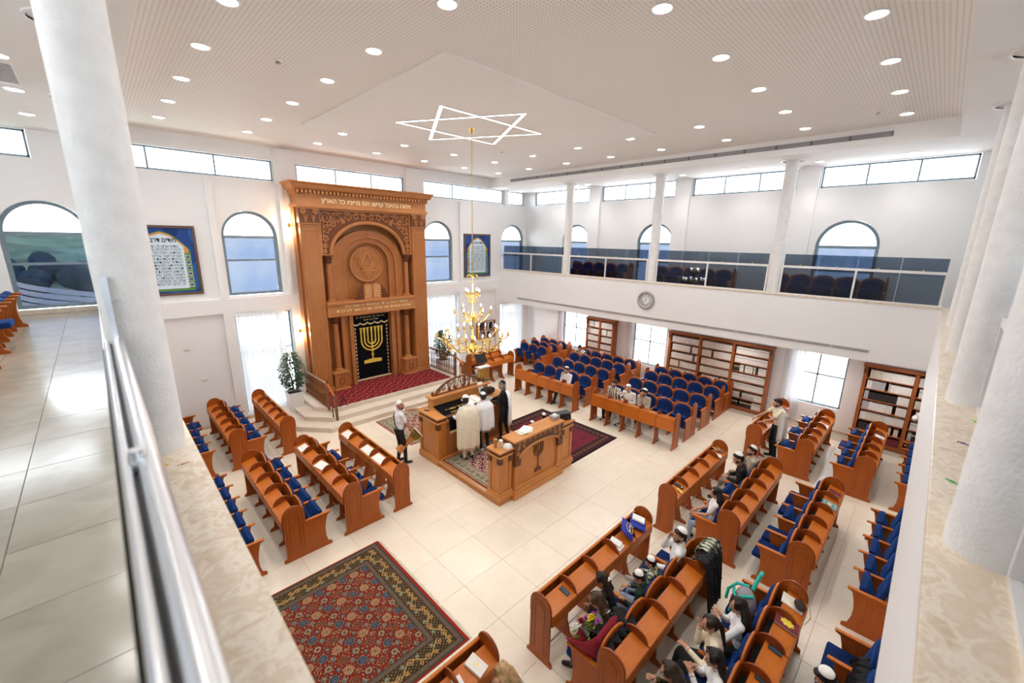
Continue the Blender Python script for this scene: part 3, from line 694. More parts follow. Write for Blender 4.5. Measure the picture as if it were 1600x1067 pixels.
# ================================================================ painted woven / printed surfaces
def paint_grid(name, w, h, res, fn, mat, thick=.012, parent=None):
    nx, ny = int(w / res) + 1, int(h / res) + 1
    X, Y = np.meshgrid(np.linspace(0, w, nx), np.linspace(0, h, ny), indexing='ij')
    col = np.zeros((nx, ny, 4), np.float32); col[..., 3] = 1; col[..., :3] = fn(X, Y)
    me = bpy.data.meshes.new(name); nv = nx * ny
    co = np.zeros((nv + 8, 3), np.float32); co[:nv, 0] = X.ravel(); co[:nv, 1] = Y.ravel(); co[:nv, 2] = thick
    co[nv:] = [(0, 0, 0), (w, 0, 0), (w, h, 0), (0, h, 0), (0, 0, thick), (w, 0, thick), (w, h, thick), (0, h, thick)]
    i = np.arange(nx - 1)[:, None] * ny + np.arange(ny - 1)[None]; q = np.stack([i, i + ny, i + ny + 1, i + 1], -1).reshape(-1, 4)
    side = np.array([(0, 1, 5, 4), (1, 2, 6, 5), (2, 3, 7, 6), (3, 0, 4, 7)]) + nv; q = np.concatenate([q, side]).astype(np.int32)
    me.vertices.add(nv + 8); me.vertices.foreach_set('co', co.ravel()); me.loops.add(q.size); me.loops.foreach_set('vertex_index', q.ravel())
    me.polygons.add(len(q)); me.polygons.foreach_set('loop_start', np.arange(0, q.size, 4, dtype=np.int32))
    a = me.color_attributes.new('Col', 'FLOAT_COLOR', 'POINT'); cc = np.concatenate([col.reshape(-1, 4), np.tile(col[0, 0], (8, 1))]); a.data.foreach_set('color', cc.astype(np.float32).ravel())
    me.materials.append(mat); me.update(calc_edges=True); me.validate()
    return inst(name, me, parent)
def mixc(c, m, col): c[m] = col
rng = np.random.RandomState(3)
def smooth_noise(X, Y, s, seed=0):
    r = np.random.RandomState(seed); v = 0
    for k in range(5):
        a = r.uniform(0, 6.28); f = s * r.uniform(.7, 1.6); v = v + np.sin((X * math.cos(a) + Y * math.sin(a)) * f + r.uniform(0, 6))
    return v / 5
def rosette(c, dx, dy, R, n, cols, ph=0):
    r = np.hypot(dx, dy); a = np.arctan2(dy, dx); e = R * (1 + .14 * np.cos(n * a + ph))
    mixc(c, r < e, cols[0]); mixc(c, r < e * .78, cols[1]); mixc(c, r < R * .52, cols[2]); mixc(c, r < R * .34, cols[3]); mixc(c, r < R * .14, cols[0])
RED, NAVY, CREAM, TEAL, ORG, OLV, GOLD_, WINE, BRN = S('742417'), S('1c2038'), S('a8906c'), S('586e66'), S('8d5638'), S('55523f'), S('b08f52'), S('45181b'), S('3f2922')
def band_floral(c, m, along, across, w, base, seed=0):
    mixc(c, m, base)
    p = .24; t = (along / p) % 1 - .5; k = np.floor(along / p); d = across - w / 2
    vine = np.abs(d - .32 * w * np.sin(along * 2 * PI / (2 * p))) < .012
    mixc(c, m & vine, GOLD_)
    for ox, rr, cl in ((0, .045, GOLD_), (0, .033, WINE), (0, .018, CREAM)):
        dd = np.hypot(t * p, d - .22 * w * np.where(k % 2 == 0, 1, -1)); mixc(c, m & (dd < rr), cl)
    t2 = ((along / p + .5) % 1 - .5) * p
    for off, rr, cl in ((.28, .035, TEAL), (-.28, .03, GOLD_), (-.28, .018, ORG), (.28, .014, GOLD_)):
        mixc(c, m & (np.hypot(t2, d - off * w) < rr), cl)
    dots = (np.sin(along * 95) * np.sin(across * 110) > .72); mixc(c, m & dots, GOLD_)
def stripes(c, m, along, base, seed):
    mixc(c, m, base); t = (along / .045) % 1
    mixc(c, m & (np.abs(t - .5) < .12), S('6a3a36')); mixc(c, m & (np.abs(t - .05) < .10), OLV)
def persian(w, h):
    def fn(X, Y):
        c = np.zeros(X.shape + (3,)); c[:] = RED
        # field
        p = .40
        for sx, sy, typ in ((0, 0, 0), (.5, 0, 1), (0, .5, 2), (.5, .5, 3), (.25, .25, 4), (.75, .75, 4), (.25, .75, 5), (.75, .25, 6)):
            dx = ((X / p - sx + .5) % 1 - .5) * p; dy = ((Y / p - sy + .5) % 1 - .5) * p; a = .052
            if typ == 0: rosette(c, dx, dy, .066, 12, (CREAM, ORG, CREAM, BRN))
            elif typ == 1: rosette(c, dx, dy, .066, 8, (TEAL, NAVY, S('5d6680'), BRN))
            elif typ == 2: rosette(c, dx, dy * 1.3, .074, 6, (ORG, BRN, ORG, NAVY))
            elif typ == 3: rosette(c, dx, dy, .06, 10, (NAVY, CREAM, ORG, OLV))
            elif typ == 4: rosette(c, dx, dy, .036, 4, (TEAL, TEAL, CREAM, NAVY))
            elif typ == 5: rosette(c, dx, dy, .030, 6, (CREAM, WINE, ORG, WINE))
            else: rosette(c, dx, dy, .034, 4, (NAVY, TEAL, CREAM, WINE))
        bgm = np.all(np.isclose(c, RED), axis=-1)
        s1 = np.sin(X * 63 + 2 * np.sin(Y * 21)) * np.sin(Y * 58 + 2 * np.sin(X * 19)); mixc(c, bgm & (s1 > .82), CREAM); mixc(c, bgm & (s1 < -.86), TEAL); mixc(c, bgm & (np.abs(s1) < .04), S('6d241c'))
        ex = np.minimum(X, w - X); ey = np.minimum(Y, h - Y); xe = ex - .02; e = np.minimum(xe, ey); horiz = ey < xe
        al = np.where(horiz, X, Y)
        for a, b, kind in ((.0, .03, 'r'), (.03, .055, 'n'), (.055, .12, 's'), (.12, .135, 'w'), (.135, .36, 'f'), (.36, .375, 'w'), (.375, .44, 's'), (.44, .455, 'n')):
            m = (e >= a) & (e < b)
            if kind == 'r': mixc(c, m, S('93261f'))
            elif kind == 'n': mixc(c, m, S('3f4038'))
            elif kind == 'w': mixc(c, m, WINE)
            elif kind == 's': stripes(c, m, al, S('5f5d4c'), 1)
            else: band_floral(c, m, al, e - .135, .225, S('3a3026'))
        mixc(c, e < 0, S('93261f'))
        return c
    return fn
def maroon_rug(w, h):
    def fn(X, Y):
        c = np.zeros(X.shape + (3,)); c[:] = S('6c2733'); e = np.minimum(np.minimum(X, w - X), np.minimum(Y, h - Y)); al = np.where(np.minimum(Y, h - Y) < np.minimum(X, w - X), X, Y)
        n = smooth_noise(X, Y, 9, 4); mixc(c, n > .25, S('5e2130')); mixc(c, (np.sin(X * 40) * np.sin(Y * 40) > .9), S('8a4a48'))
        m = e < .42; mixc(c, m, S('3c2027')); t = (al / .16) % 1 - .5
        mixc(c, (e < .36) & (e > .10) & (np.hypot(t * .16, (e - .23)) < .05), S('6e5a44')); mixc(c, (e < .36) & (e > .10) & (np.hypot(t * .16, (e - .23)) < .03), S('7b3038'))
        mixc(c, (e < .36) & (e > .10) & (np.sin(al * 70) * np.sin(e * 70) > .6), S('5f4f3e')); mixc(c, e < .05, S('1d1a1c')); mixc(c, (e > .40) & (e < .42), S('71424a'))
        return c
    return fn
def beige_rug(w, h, edge='8b1f2b', base='b8ab92', seed=1):
    def fn(X, Y):
        c = np.zeros(X.shape + (3,)); c[:] = S(base); e = np.minimum(np.minimum(X, w - X), np.minimum(Y, h - Y)); al = np.where(np.minimum(Y, h - Y) < np.minimum(X, w - X), X, Y)
        n = np.sin(X * 52 + 1.5 * np.sin(Y * 33)) * np.sin(Y * 50 + 1.5 * np.sin(X * 31)); mixc(c, n > .45, S('9a5a58')); mixc(c, n < -.55, S('8d8b78'))
        r = np.hypot((X - w / 2) / (w * .36), (Y - h / 2) / (h * .36)); a = np.arctan2(Y - h / 2, X - w / 2); rr = r * (1 + .06 * np.cos(12 * a))
        mixc(c, rr < 1, S('8d2f3c')); mixc(c, (rr < 1) & (n > .15), S('c9b79e')); mixc(c, (rr < 1) & (n < -.35), S('5d3a48')); mixc(c, (rr < .42), S('c2b08f')); mixc(c, (rr < .42) & (n > .1), S('9c3a44'))
        m = (e > .07) & (e < .36); mixc(c, m, S('a59c82')); t = (al / .19) % 1 - .5
        mixc(c, m & (np.hypot(t * .19, e - .215) < .062), S('6f7566')); mixc(c, m & (np.hypot(t * .19, e - .215) < .035), S('a06a5c')); mixc(c, m & (n > .5), S('6b6b60'))
        for b in (.07, .355): mixc(c, (e > b) & (e < b + .018), S('5f5a50'))
        mixc(c, e < .035, S(edge)); return c
    return fn
def place(o, x, y, z, rz=0): o.location = (x, y, z); o.rotation_euler = (0, 0, rz); return o
o = empty('persian_carpet', 'large red patterned carpet with floral border lying on the tiles in front', 'carpet', (-1.15, 4.01, 0))
paint_grid('pile', 4.32, 2.92, .0105, persian(4.32, 2.92), M['woven'], .014, o)
fr = MB()
for k in range(290):
    y = .005 + k * .01; fr.tube([(4.32, y, .006), (4.36 + R_.uniform(0, .03), y + R_.uniform(-.012, .012), .002)], .0022, 4)
fr.build('fringe', M['cream_paper'], o, kind='stuff')
o = empty('maroon_rug', 'maroon rug with dark border right of the bimah', 'rug', (8.42, 6.1, 0)); paint_grid('pile', 2.27, 3.1, .014, maroon_rug(2.27, 3.1), M['woven'], .012, o)
o = empty('beige_rug', 'beige and red medallion rug between the steps and the bimah', 'rug', (5.78, 9.98, 0)); paint_grid('pile', 2.9, 2.2, .014, beige_rug(2.9, 2.2, '98202c', 'c6b59b'), M['woven'], .012, o)
# ================================================================ text
def text_mesh(body, size, mat, ext=.004, name='lettering', bold=0):
    c = bpy.data.curves.new(name, 'FONT'); c.body = body[::-1]; c.size = size; c.extrude = ext; c.align_x = 'CENTER'; c.align_y = 'CENTER'; c.resolution_u = 2; c.offset = bold
    o = bpy.data.objects.new(name, c); C.objects.link(o); bpy.context.view_layer.update()
    me = bpy.data.meshes.new_from_object(o.evaluated_get(bpy.context.evaluated_depsgraph_get())); bpy.data.objects.remove(o); me.materials.clear(); me.materials.append(mat); me.name = name; return me
def put_text(body, size, mat, x, y, z, parent=None, w=None, ext=.004, bold=0, name='lettering', rot=(PI / 2, 0, 0)):
    me = text_mesh(body, size, mat, ext, name, bold)
    o = inst(name, me, parent, (x, y, z)); o.rotation_euler = rot
    if w:
        xs = [v.co.x for v in me.vertices]
        if xs: o.scale = (w / (max(xs) - min(xs)), 1, 1)
    return o
# ================================================================ STEPS AND ARK PLATFORM
AX = 7.19
def platform():
    def poly(off, yb=YF - .11):
        a = 3.65 + off; b = 4.45 + off * .62; f = 12.32 + off; c = 13.2 + off * .62
        p = [(a, yb), (a, c), (b, f)]; return p + [(2 * AX - x, y) for x, y in p[::-1]]
    t = empty('ark_steps', 'pale stone steps and platform with angled corners below the wooden ark', 'steps', (0, 0, 0))
    for k in range(3):
        P = poly(.38 * k); s = MB(); s.prism(P[::-1], .155 * k, .155 * k + .12, 'z'); s.build('riser', M['stone'], t)
        Q = poly(.38 * k - .02); s = MB(); s.prism(Q[::-1], .155 * k + .12, .155 * (k + 1), 'z'); s.build('tread', M['stone'], t)
platform()
PZ = .465
def carpet_fn(X, Y):
    c = np.zeros(X.shape + (3,)); c[:] = S('7d1c2b'); mixc(c, smooth_noise(X, Y, 30, 2) > .3, S('6d1726')); X = X + .05 * np.sin(Y * 7); Y = Y + .04 * np.sin(X * 5)
    for ox, oy in ((0, 0), (.5, .5)):
        i = np.floor(X / .34 + ox) + np.floor(Y / .26 + oy) + (ox > 0); dx = ((X / .34 + ox) % 1 - .5) * .34; dy = ((Y / .26 + oy) % 1 - .5) * .26; s = np.where((i % 2) == 0, 1, -1)
        m = (np.abs(dy - s * .25 * dx) < .009) & (np.abs(dx) < .06); mixc(c, m, S('c79a5e'))
        mixc(c, np.hypot(dx - .03, dy - s * .03) < .017, S('b98a5a')); mixc(c, np.hypot(dx + .05, dy + s * .025) < .016, S('c79a5e')); mixc(c, np.hypot(dx, dy) < .011, S('4c0d18'))
    return c
o = empty('red_carpet', 'burgundy carpet with small gold flecks on the ark platform', 'carpet', (4.82, 13.12, PZ)); paint_grid('pile', 4.74, 2.1, .0125, carpet_fn, M['woven'], .012, o)
# ================================================================ ARK
def ark():
    Y0 = 14.65; t = empty('torah_ark', 'tall carved wooden ark with cornice, arch and pillars against the far wall', 'ark', (AX, Y0, PZ + .012))
    oz = PZ + .012
    def B(name, x0, x1, y0, y1, z0, z1, m='ark', r=.008, par=None):
        return MB().rbox(x0, x1, y0 - Y0, y1 - Y0, z0 - oz, z1 - oz, r).build(name, M[m], par or t)
    B('back_panel', -2.3, 2.3, 15.22, YF - .005, oz, 7.3)
    for s in (-1, 1):
        a, b = sorted((s * 1.73, s * 2.34)); p = B('pilaster', a, b, Y0, 15.22, oz + .16, 6.3)
        B('plinth', a - .03, b + .03, Y0 - .04, 15.22, oz, oz + .16, 'ark_h', par=None)
        a2, b2 = a + .05, b - .05; f = MB()
        for x0, x1, z0, z1 in ((a2, b2, .75, .79), (a2, b2, 6.1, 6.14), (a2, a2 + .03, .75, 6.14), (b2 - .03, b2, .75, 6.14)): f.rbox(x0, x1, -.014, .002, z0 - oz, z1 - oz, .004)
        f.build('panel_moulding', M['ark_h'], p)
        B('outer_side', *sorted((s * 2.34, s * 2.40)), 14.9, 15.22, oz, 6.8)
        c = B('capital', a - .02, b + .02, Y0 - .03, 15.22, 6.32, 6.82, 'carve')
        cm = MB(); cx = (a + b) / 2
        for q in (-1, 1):
            cm.tube(spiral((cx + q * .2, -.055, 6.70 - oz), .10, 2.2, q), .016, 6)
            for k in range(5): cm.ball((cx + q * (.16 - .012 * k), -.04, 6.56 - .045 * k - oz), (.035, .02, .02), 6, 4); cm.ball((cx + q * (.08 + .012 * k), -.04, 6.56 - .045 * k - oz), (.035, .02, .02), 6, 4)
        cm.rbox(a - .04, b + .04, -.05, 0, 6.775 - oz, 6.825 - oz, .01); cm.rbox(a - .04, b + .04, -.05, 0, 6.30 - oz, 6.335 - oz, .01)
        cm.build('volute', M['ark_h'], c, True)
    # cornice
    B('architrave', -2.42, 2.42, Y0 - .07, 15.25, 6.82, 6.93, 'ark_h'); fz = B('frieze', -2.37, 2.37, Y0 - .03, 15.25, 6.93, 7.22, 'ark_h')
    put_text('ויהוה בהיכל קדשו הס מפניו כל הארץ', .2, M['goldpaint'], .05, -.035, 7.06 - oz, fz, w=3.3, bold=.004)
    prof = [(0, 7.22), (-.06, 7.22), (-.06, 7.24), (-.05, 7.24), (-.05, 7.35), (-.13, 7.37), (-.17, 7.42), (-.19, 7.50), (-.26, 7.55), (-.27, 7.58), (0, 7.60)]
    m = MB(); rings = []
    for d, z in prof: rings.append([(-2.37 + d, .6, z - oz), (-2.37 + d, d - .03, z - oz), (2.37 - d, d - .03, z - oz), (2.37 - d, .6, z - oz)])
    m.loft(rings, open_ring=True, caps=False); m.box(-2.37, 2.37, -.03, .6, 7.57 - oz, 7.598 - oz); m.build('crown_moulding', M['ark_h'], t)
    B('dentil_gap_shade', -2.39, 2.39, Y0 - .10, Y0 - .06, 7.245, 7.345, 'carve'); dm = MB().box(-.034, .034, -.16, -.09, 7.25 - oz, 7.34 - oz).mesh('dentil', M['ark_h'])  # dark band behind the dentils puts the shade of their gaps into colour
    for k in range(38): inst('dentil', dm, t, (-2.36 + k * 4.72 / 37, 0, 0))
    # carved spandrel with arch opening
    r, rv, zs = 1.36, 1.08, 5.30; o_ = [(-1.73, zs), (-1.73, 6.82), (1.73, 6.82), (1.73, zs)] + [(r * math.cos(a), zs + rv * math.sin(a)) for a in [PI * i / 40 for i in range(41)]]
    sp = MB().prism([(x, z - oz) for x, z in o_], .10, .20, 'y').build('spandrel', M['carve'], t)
    def aband(r0, r1, v0, v1, zb, d0, d1, mat, nm, par=None, zc=zs):
        mb = MB(); n = 40; out = [(r1 * math.cos(PI * i / n), zc + v1 * math.sin(PI * i / n)) for i in range(n + 1)]; inn = [(r0 * math.cos(PI * i / n), zc + v0 * math.sin(PI * i / n)) for i in range(n + 1)]
        out = [(r1, zb)] + out + [(-r1, zb)]; inn = [(r0, zb)] + inn + [(-r0, zb)]; m_ = len(out); vs = []
        for d in (d0, d1): vs += [(x, d, z - oz) for x, z in out] + [(x, d, z - oz) for x, z in inn]
        fs = []
        for i in range(m_ - 1):
            j = i + 1; fs += [(i, j, j + m_, i + m_), (i + 2 * m_, i + 3 * m_, j + 3 * m_, j + 2 * m_), (i, i + 2 * m_, j + 2 * m_, j), (i + m_, j + m_, j + 3 * m_, i + 3 * m_)]
        mb.add(vs, fs); return mb.build(nm, mat, par or t)
    aband(r - .02, r + .09, rv - .02, rv + .09, zs, .04, .12, M['ark_h'], 'arch_moulding')
    aband(r + .015, r + .05, rv + .015, rv + .05, zs, .02, .05, M['ark_h'], 'arch_moulding')
    f = MB()
    for x0, x1, z0, z1 in ((-1.73, 1.73, 6.76, 6.82), (-1.73, -1.66, zs, 6.82), (1.66, 1.73, zs, 6.82), (-1.73, -1.36, zs - .02, zs + .03), (1.36, 1.73, zs - .02, zs + .03)): f.rbox(x0, x1, .05, .11, z0 - oz, z1 - oz, .01)
    f.build('spandrel_frame', M['ark_h'], t)
    # scrollwork
    sc_ = MB()
    def S_(x, z, R, turns, q, w=.02):
        for sx in (-1, 1): sc_.tube([(sx * p[0], p[1], p[2]) for p in spiral((x, .085, z - oz), R, turns, q)], [w * (1 - .5 * k / 40) for k in range(41)], 5)
        for k in range(5):
            a = k * 1.25 + x * 3
            for sx in (-1, 1): sc_.ball((sx * (x + R * .8 * math.cos(a)), .088, z - oz + R * .8 * math.sin(a)), (.045, .016, .022), 6, 4, M=Matrix.Rotation(-a * sx, 3, 'Y'))
    for x, z, R, tn, q in ((1.48, 6.52, .20, 1.7, 1), (1.10, 6.55, .19, 1.7, -1), (.72, 6.59, .15, 1.6, 1), (.42, 6.62, .12, 1.5, -1), (.15, 6.62, .11, 1.5, 1), (1.47, 6.15, .15, 1.7, -1), (1.25, 6.32, .10, 1.3, 1), (1.54, 5.85, .11, 1.6, 1), (1.56, 5.60, .08, 1.5, -1), (1.58, 5.42, .06, 1.3, 1), (.9, 6.42, .07, 1.2, 1)): S_(x, z, R, tn, q)
    for sx in (-1, 1):
        P = [(sx * (1.58 - .02 * math.sin(k * .9)), .09, 5.38 + .12 * k - oz) for k in range(11)]; sc_.tube(P, .015, 5)
        P = [(sx * (1.6 - .16 * k), .09, 6.68 + .03 * math.sin(k * 1.7) - .0 * k - oz) for k in range(11)]; sc_.tube(P, .013, 5)
    sc_.build('scroll_carving', M['ark_h'], sp, True)
    # niche with stepped arches
    B('niche_back', -1.73, 1.73, 15.12, 15.22, 3.7, 6.8)
    aband(1.10, 1.42, .95, 1.2, 3.68, .25, .32, M['ark'], 'niche_arch', zc=4.95); aband(.86, 1.10, .78, .95, 3.68, .32, .40, M['ark'], 'niche_arch', zc=4.95)
    aband(1.095, 1.13, .945, .98, 3.68, .235, .26, M['ark_h'], 'niche_bead', zc=4.95); aband(.85, .88, .77, .80, 3.68, .305, .33, M['ark_h'], 'niche_bead', zc=4.95)
    zc = 4.93; md = MB(); md.prism([(.64 * math.cos(2 * PI * k / 40), zc - oz + .64 * math.sin(2 * PI * k / 40)) for k in range(40)], .38, .47, 'y'); me_ = md.build('medallion', M['ark'], t)
    MB().tube([(.62 * math.cos(2 * PI * k / 40), .38, zc - oz + .62 * math.sin(2 * PI * k / 40)) for k in range(40)], .03, 6, closed=True).build('medallion_ring', M['ark_h'], me_, True)
    s = MB(); T = lambda a, R: (R * math.sin(a), .355, zc - oz + R * math.cos(a))
    def bar(p, q, w=.019): s.tube([p, q], w, 5)
    tri = [T(2 * PI * k / 3, .44) for k in range(3)]
    for k in range(3): bar(tri[k], tri[(k + 1) % 3])
    for k in range(3):
        o = .075 * k
        for sx in (-1, 1):
            top = (sx * (.42 - o * 1.0), .345, zc - oz + .27); bar(top, (0, .345, zc - oz - .52 + o * 1.35)); s.ball((top[0], .345, top[2] + .03), (.022, .016, .035), 6, 4)
    s.build('star_emblem', M['bimah_h'], me_, True)
    # colonnettes
    def colonnette(x, y, z0, z1, rr):
        h = z1 - z0; c = empty2('colonnette', t, (x, y - Y0, z0 - oz)); 
        sh = MB(); n = 20; rings = []
        for z, q in ((.16 * .6, 1), (h * .4, .98), (h - .30, .9)):
            rings.append([((rr * q * (1 if k % 2 else .93)) * math.cos(2 * PI * k / n), (rr * q * (1 if k % 2 else .93)) * math.sin(2 * PI * k / n), z) for k in range(n)])
        o = sh.loft(rings).build('colonnette', M['ark'], t, False, loc=(x, y - Y0, z0 - oz))
        MB().lathe([(rr * 1.55, 0), (rr * 1.55, .03), (rr * 1.2, .05), (rr * 1.45, .075), (rr * 1.1, .10)], n=18).build('column_base', M['ark_h'], o, True)
        cp = MB(); cp.lathe([(rr * .95, h - .30), (rr * 1.15, h - .29), (rr * .95, h - .275), (rr * 1.0, h - .2), (rr * 1.35, h - .05)], n=16)
        for k in range(10):
            a = 2 * PI * k / 10
            for zz, g in ((h - .22, 1.15), (h - .12, 1.4)): cp.ball((rr * g * math.cos(a + zz * 9), rr * g * math.sin(a + zz * 9), zz), (.022, .022, .045), 5, 4)
        cp.rbox(-rr * 1.7, rr * 1.7, -rr * 1.7, rr * 1.7, h - .04, h, .006); cp.build('column_capital', M['carve'], o, True)
    def empty2(*a): return None
    for s_ in (-1, 1):
        colonnette(s_ * 1.5, 14.80, 3.68, 5.30, .095)
        colonnette(s_ * 1.43, 14.80, 1.15, 3.2, .10)
        p = B('pedestal', *sorted((s_ * 1.43 - .25, s_ * 1.43 + .25)), 14.58, 15.1, oz + .05, 1.10, 'ark')
        q = MB(); x = s_ * 1.43; q.rbox(x - .29, x + .29, -.11, .45, 1.09 - oz, 1.15 - oz, .01); q.rbox(x - .29, x + .29, -.11, .45, 0, .07, .01); q.build('pedestal_cap', M['ark_h'], p)
        MB().tube([(x + .09 * math.cos(2 * PI * k / 20), -.075, .80 - oz + .12 * math.sin(2 * PI * k / 20)) for k in range(20)], .014, 5, closed=True).build('rosette', M['carve'], p, True)
    # ledge with two lines of gilt text
    B('ledge_top', -1.73, 1.73, Y0 - .16, 15.22, 3.62, 3.69, 'ark_h'); en = B('entablature', -1.72, 1.72, Y0 - .08, 15.22, 3.24, 3.62, 'ark_h'); B('ledge_bead', -1.73, 1.73, Y0 - .12, 15.2, 3.18, 3.24, 'ark_h')
    put_text('ונתתי להם בביתי ובחומתי יד ושם טוב', .13, M['goldpaint'], .12, -.084, 3.52 - oz, en, w=2.5)
    put_text('מבנים ומבנות שם עולם אתן לו אשר לא יכרת', .13, M['goldpaint'], .05, -.084, 3.36 - oz, en, w=2.95)
    # tablets
    z0 = 3.69 - oz; tb = MB()
    for sx in (-1, 1):
        tb.prism([(sx * .012, z0), (sx * .33, z0), (sx * .33, z0 + .46)] + [(sx * (.171 + .159 * math.cos(PI * k / 10)), z0 + .46 + .12 * math.sin(PI * k / 10)) for k in range(1, 10)] + [(sx * .012, z0 + .46)], .02, .09, 'y')
    tb = tb.build('tablets', M['ark_h'], t)
    for sx in (-1, 1):
        for k, w in enumerate(('אנכי יי', 'לא יהיה', 'לא תשא', 'זכור את', 'כבד את') if sx > 0 else ('לא תרצח', 'לא תנאף', 'לא תגנב', 'לא תענה', 'לא תחמד')):
            put_text(w, .075, M['goldpaint'], sx * .171, .017, z0 + .46 - .088 * k, tb, w=.2, ext=.002)
        w = MB(); w.prism([(sx * .34, z0), (sx * .68, z0), (sx * .60, z0 + .12), (sx * .48, z0 + .40), (sx * .34, z0 + .52)], .04, .08, 'y')
        for cx, cz, R in ((.45, .12, .07), (.42, .30, .055), (.55, .08, .045)): w.tube([(sx * p[0], p[1], p[2]) for p in spiral((cx, .03, z0 + cz), R, 1.6, 1)], .012, 5)
        w.build('tablet_scroll', M['carve'], tb, True)
    # door jambs
    for sx in (-1, 1):
        for a, b, y in ((1.02, 1.18, 14.86), (.90, 1.02, 14.92), (.76, .90, 14.80)): B('jamb', *sorted((sx * a, sx * b)), y, 15.2, oz, 3.2)
    B('door_lintel', -.76, .76, 14.9, 15.2, 3.08, 3.2, 'ark_h')
    # curtain
    def par():
        c = empty('ark_curtain', 'black velvet ark curtain with a gold menorah and gold fringe', 'curtain', (AX, 15.02, PZ + .03))
        n = 60; rings = []
        for z in (0.02, 2.57): rings.append([(-.74 + 1.48 * k / n, .012 * math.sin(k * .9), z) for k in range(n + 1)])
        m = MB().loft(rings, open_ring=True, caps=False); m2 = MB().loft([[(x, y + .012, z) for x, y, z in r] for r in rings], open_ring=True, caps=False); m.add(m2.v, m2.f); m.build('cloth', M['blackvelvet'], c, True)
        g = MB(); y = -.022
        for k, R in enumerate((.42, .29, .155)): g.tube([(-R, y, 1.92)] + [(R * math.cos(a), y, 1.56 + R * math.sin(a) * .95) for a in [PI + PI * i / 18 for i in range(19)]] + [(R, y, 1.92)], .03, 6)
        g.tube([(0, y, .78), (0, y, 1.92)], .03, 6); g.ball((0, y, .98), (.06, .02, .05), 8, 5); g.ball((0, y, 1.15), (.05, .02, .04), 8, 5)
        g.prism([(-.36, .66), (.36, .66), (.36, .78), (.05, .82), (-.05, .82), (-.36, .78)], y - .012, y + .015, 'y')
        for x in (-.42, -.29, -.155, 0, .155, .29, .42): g.prism([(x - .03, 1.85), (x + .03, 1.85), (x + .035, 2.0), (x + .055, 2.08), (x - .055, 2.08), (x - .035, 2.0)], y - .012, y + .012, 'y')
        g.build('gold_menorah', M['goldthread'], c)
        f = MB(); f.rbox(-.74, .74, -.03, -.014, .0, .07, .004)
        P = []
        for k in range(61): x = -.72 + 1.44 * k / 60; P.append((x, -.026, 2.20 + .07 * abs(math.sin(k * PI / 12)) ** .7 * -1 + .07))
        f.loft([[(x, yy, z + .03) for x, yy, z in P], [(x, yy, z - .03) for x, yy, z in P]], open_ring=True, caps=False); f.build('gold_fringe', M['fringe'], c)
        e = MB()
        for sx in (-1, 1):
            for k in range(14): z = .12 + .145 * k; x = sx * .64; e.prism([(x - .04, z + .09), (x + .04, z + .09), (x + .012, z + .04), (x + .012, z), (x - .012, z), (x - .012, z + .04)], -.03, -.02, 'y')
        e.build('gold_border_motif', M['fringe'], c)
        put_text('שמע קולי אשר ישמע בקולות ויתן', .085, M['fringe'], 0, -.024, 2.48, c, w=1.15, ext=.002); put_text('ותפלל חנה ותאמר', .085, M['fringe'], 0, -.024, 2.37, c, w=.6, ext=.002)
    par()
    # wall lamps at the ark's left side
    for k, z in enumerate((6.25, 2.75)):
        l = empty('wall_sconce', 'warm glowing wall lamp beside the ark, ' + ('high one by the capital' if k == 0 else 'low one above the plant'), 'lamp', (AX - 2.52, 15.1, z))
        MB().lathe([(.001, -.07), (.035, -.07), (.05, -.02), (.05, .02), (.035, .07), (.001, .07)], n=12).build('shade', M['brass'], l, True)
        MB().box(.0, .11, -.02, .02, -.015, .015).build('bracket', M['brass'], l)
        for q in (-1, 1): MB().lathe([(.001, q * .075), (.03, q * .075)], n=10).build('lamp_glow', M['sconce'], l)
        d = bpy.data.lights.new('sconce', 'POINT'); d.energy = 5; d.color = (1, .68, .38); d.shadow_soft_size = .05
        for q in (-.16, .16): lo = bpy.data.objects.new('sconce_light', d); C.objects.link(lo); lo.parent = l; lo.location = (-.02, 0, q)
def spiral(c, R, turns, q):
    return [(c[0] + q * R * (1 - .85 * k / 40) * math.cos(2 * PI * turns * k / 40 + .6), c[1], c[2] + R * (1 - .85 * k / 40) * math.sin(2 * PI * turns * k / 40 + .6)) for k in range(41)]
ark()
# ---------------------------------------------------------------- stair railings
def stair_rail(s, lab):
    X = lambda x: AX + s * (x - AX); t = empty('stair_railing', lab, 'railing', (0, 0, 0)); m = M['rail']
    yb, yf, yl = 15.1, 13.05, 12.45; x = X(4.66); z = PZ
    MB().tube([(x, yb, z + .88), (x, yf, z + .88)], .032, 8).build('handrail', m, t, True)
    MB().tube([(x, yf, z + .90), (x, yl, z + .60)], .034, 8).build('sloping_handrail', M['pew'], t, True)
    MB().box(x - .02, x + .02, yf, yb, z + .05, z + .08).build('bottom_rail', m, t)
    def bal(z0, z1):
        h = z1 - z0; return MB().lathe([(.024, z0), (.024, z0 + .12 * h), (.012, z0 + .16 * h), (.026, z0 + .32 * h), (.014, z0 + .5 * h), (.012, z0 + .6 * h), (.022, z0 + .78 * h), (.012, z0 + .84 * h), (.020, z1)], n=8)
    bm_ = bal(z + .07, z + .87).mesh('baluster', m, True)
    for k in range(16): inst('baluster', bm_, t, (x, yb - .06 - k * .125, 0))
    for y, zb, h in ((yf, z, 1.0), (yl, .31, .85)): MB().rbox(x - .035, x + .035, y - .035, y + .035, zb, zb + h, .008).build('newel_post', m, t); MB().ball((x, y, zb + h + .02), .03, 8, 6).build('finial', m, t, True)
    b2 = bal(.31, z + .68); inst('baluster', b2.mesh('baluster', m, True), t, (x, (yf + yl) / 2, 0))
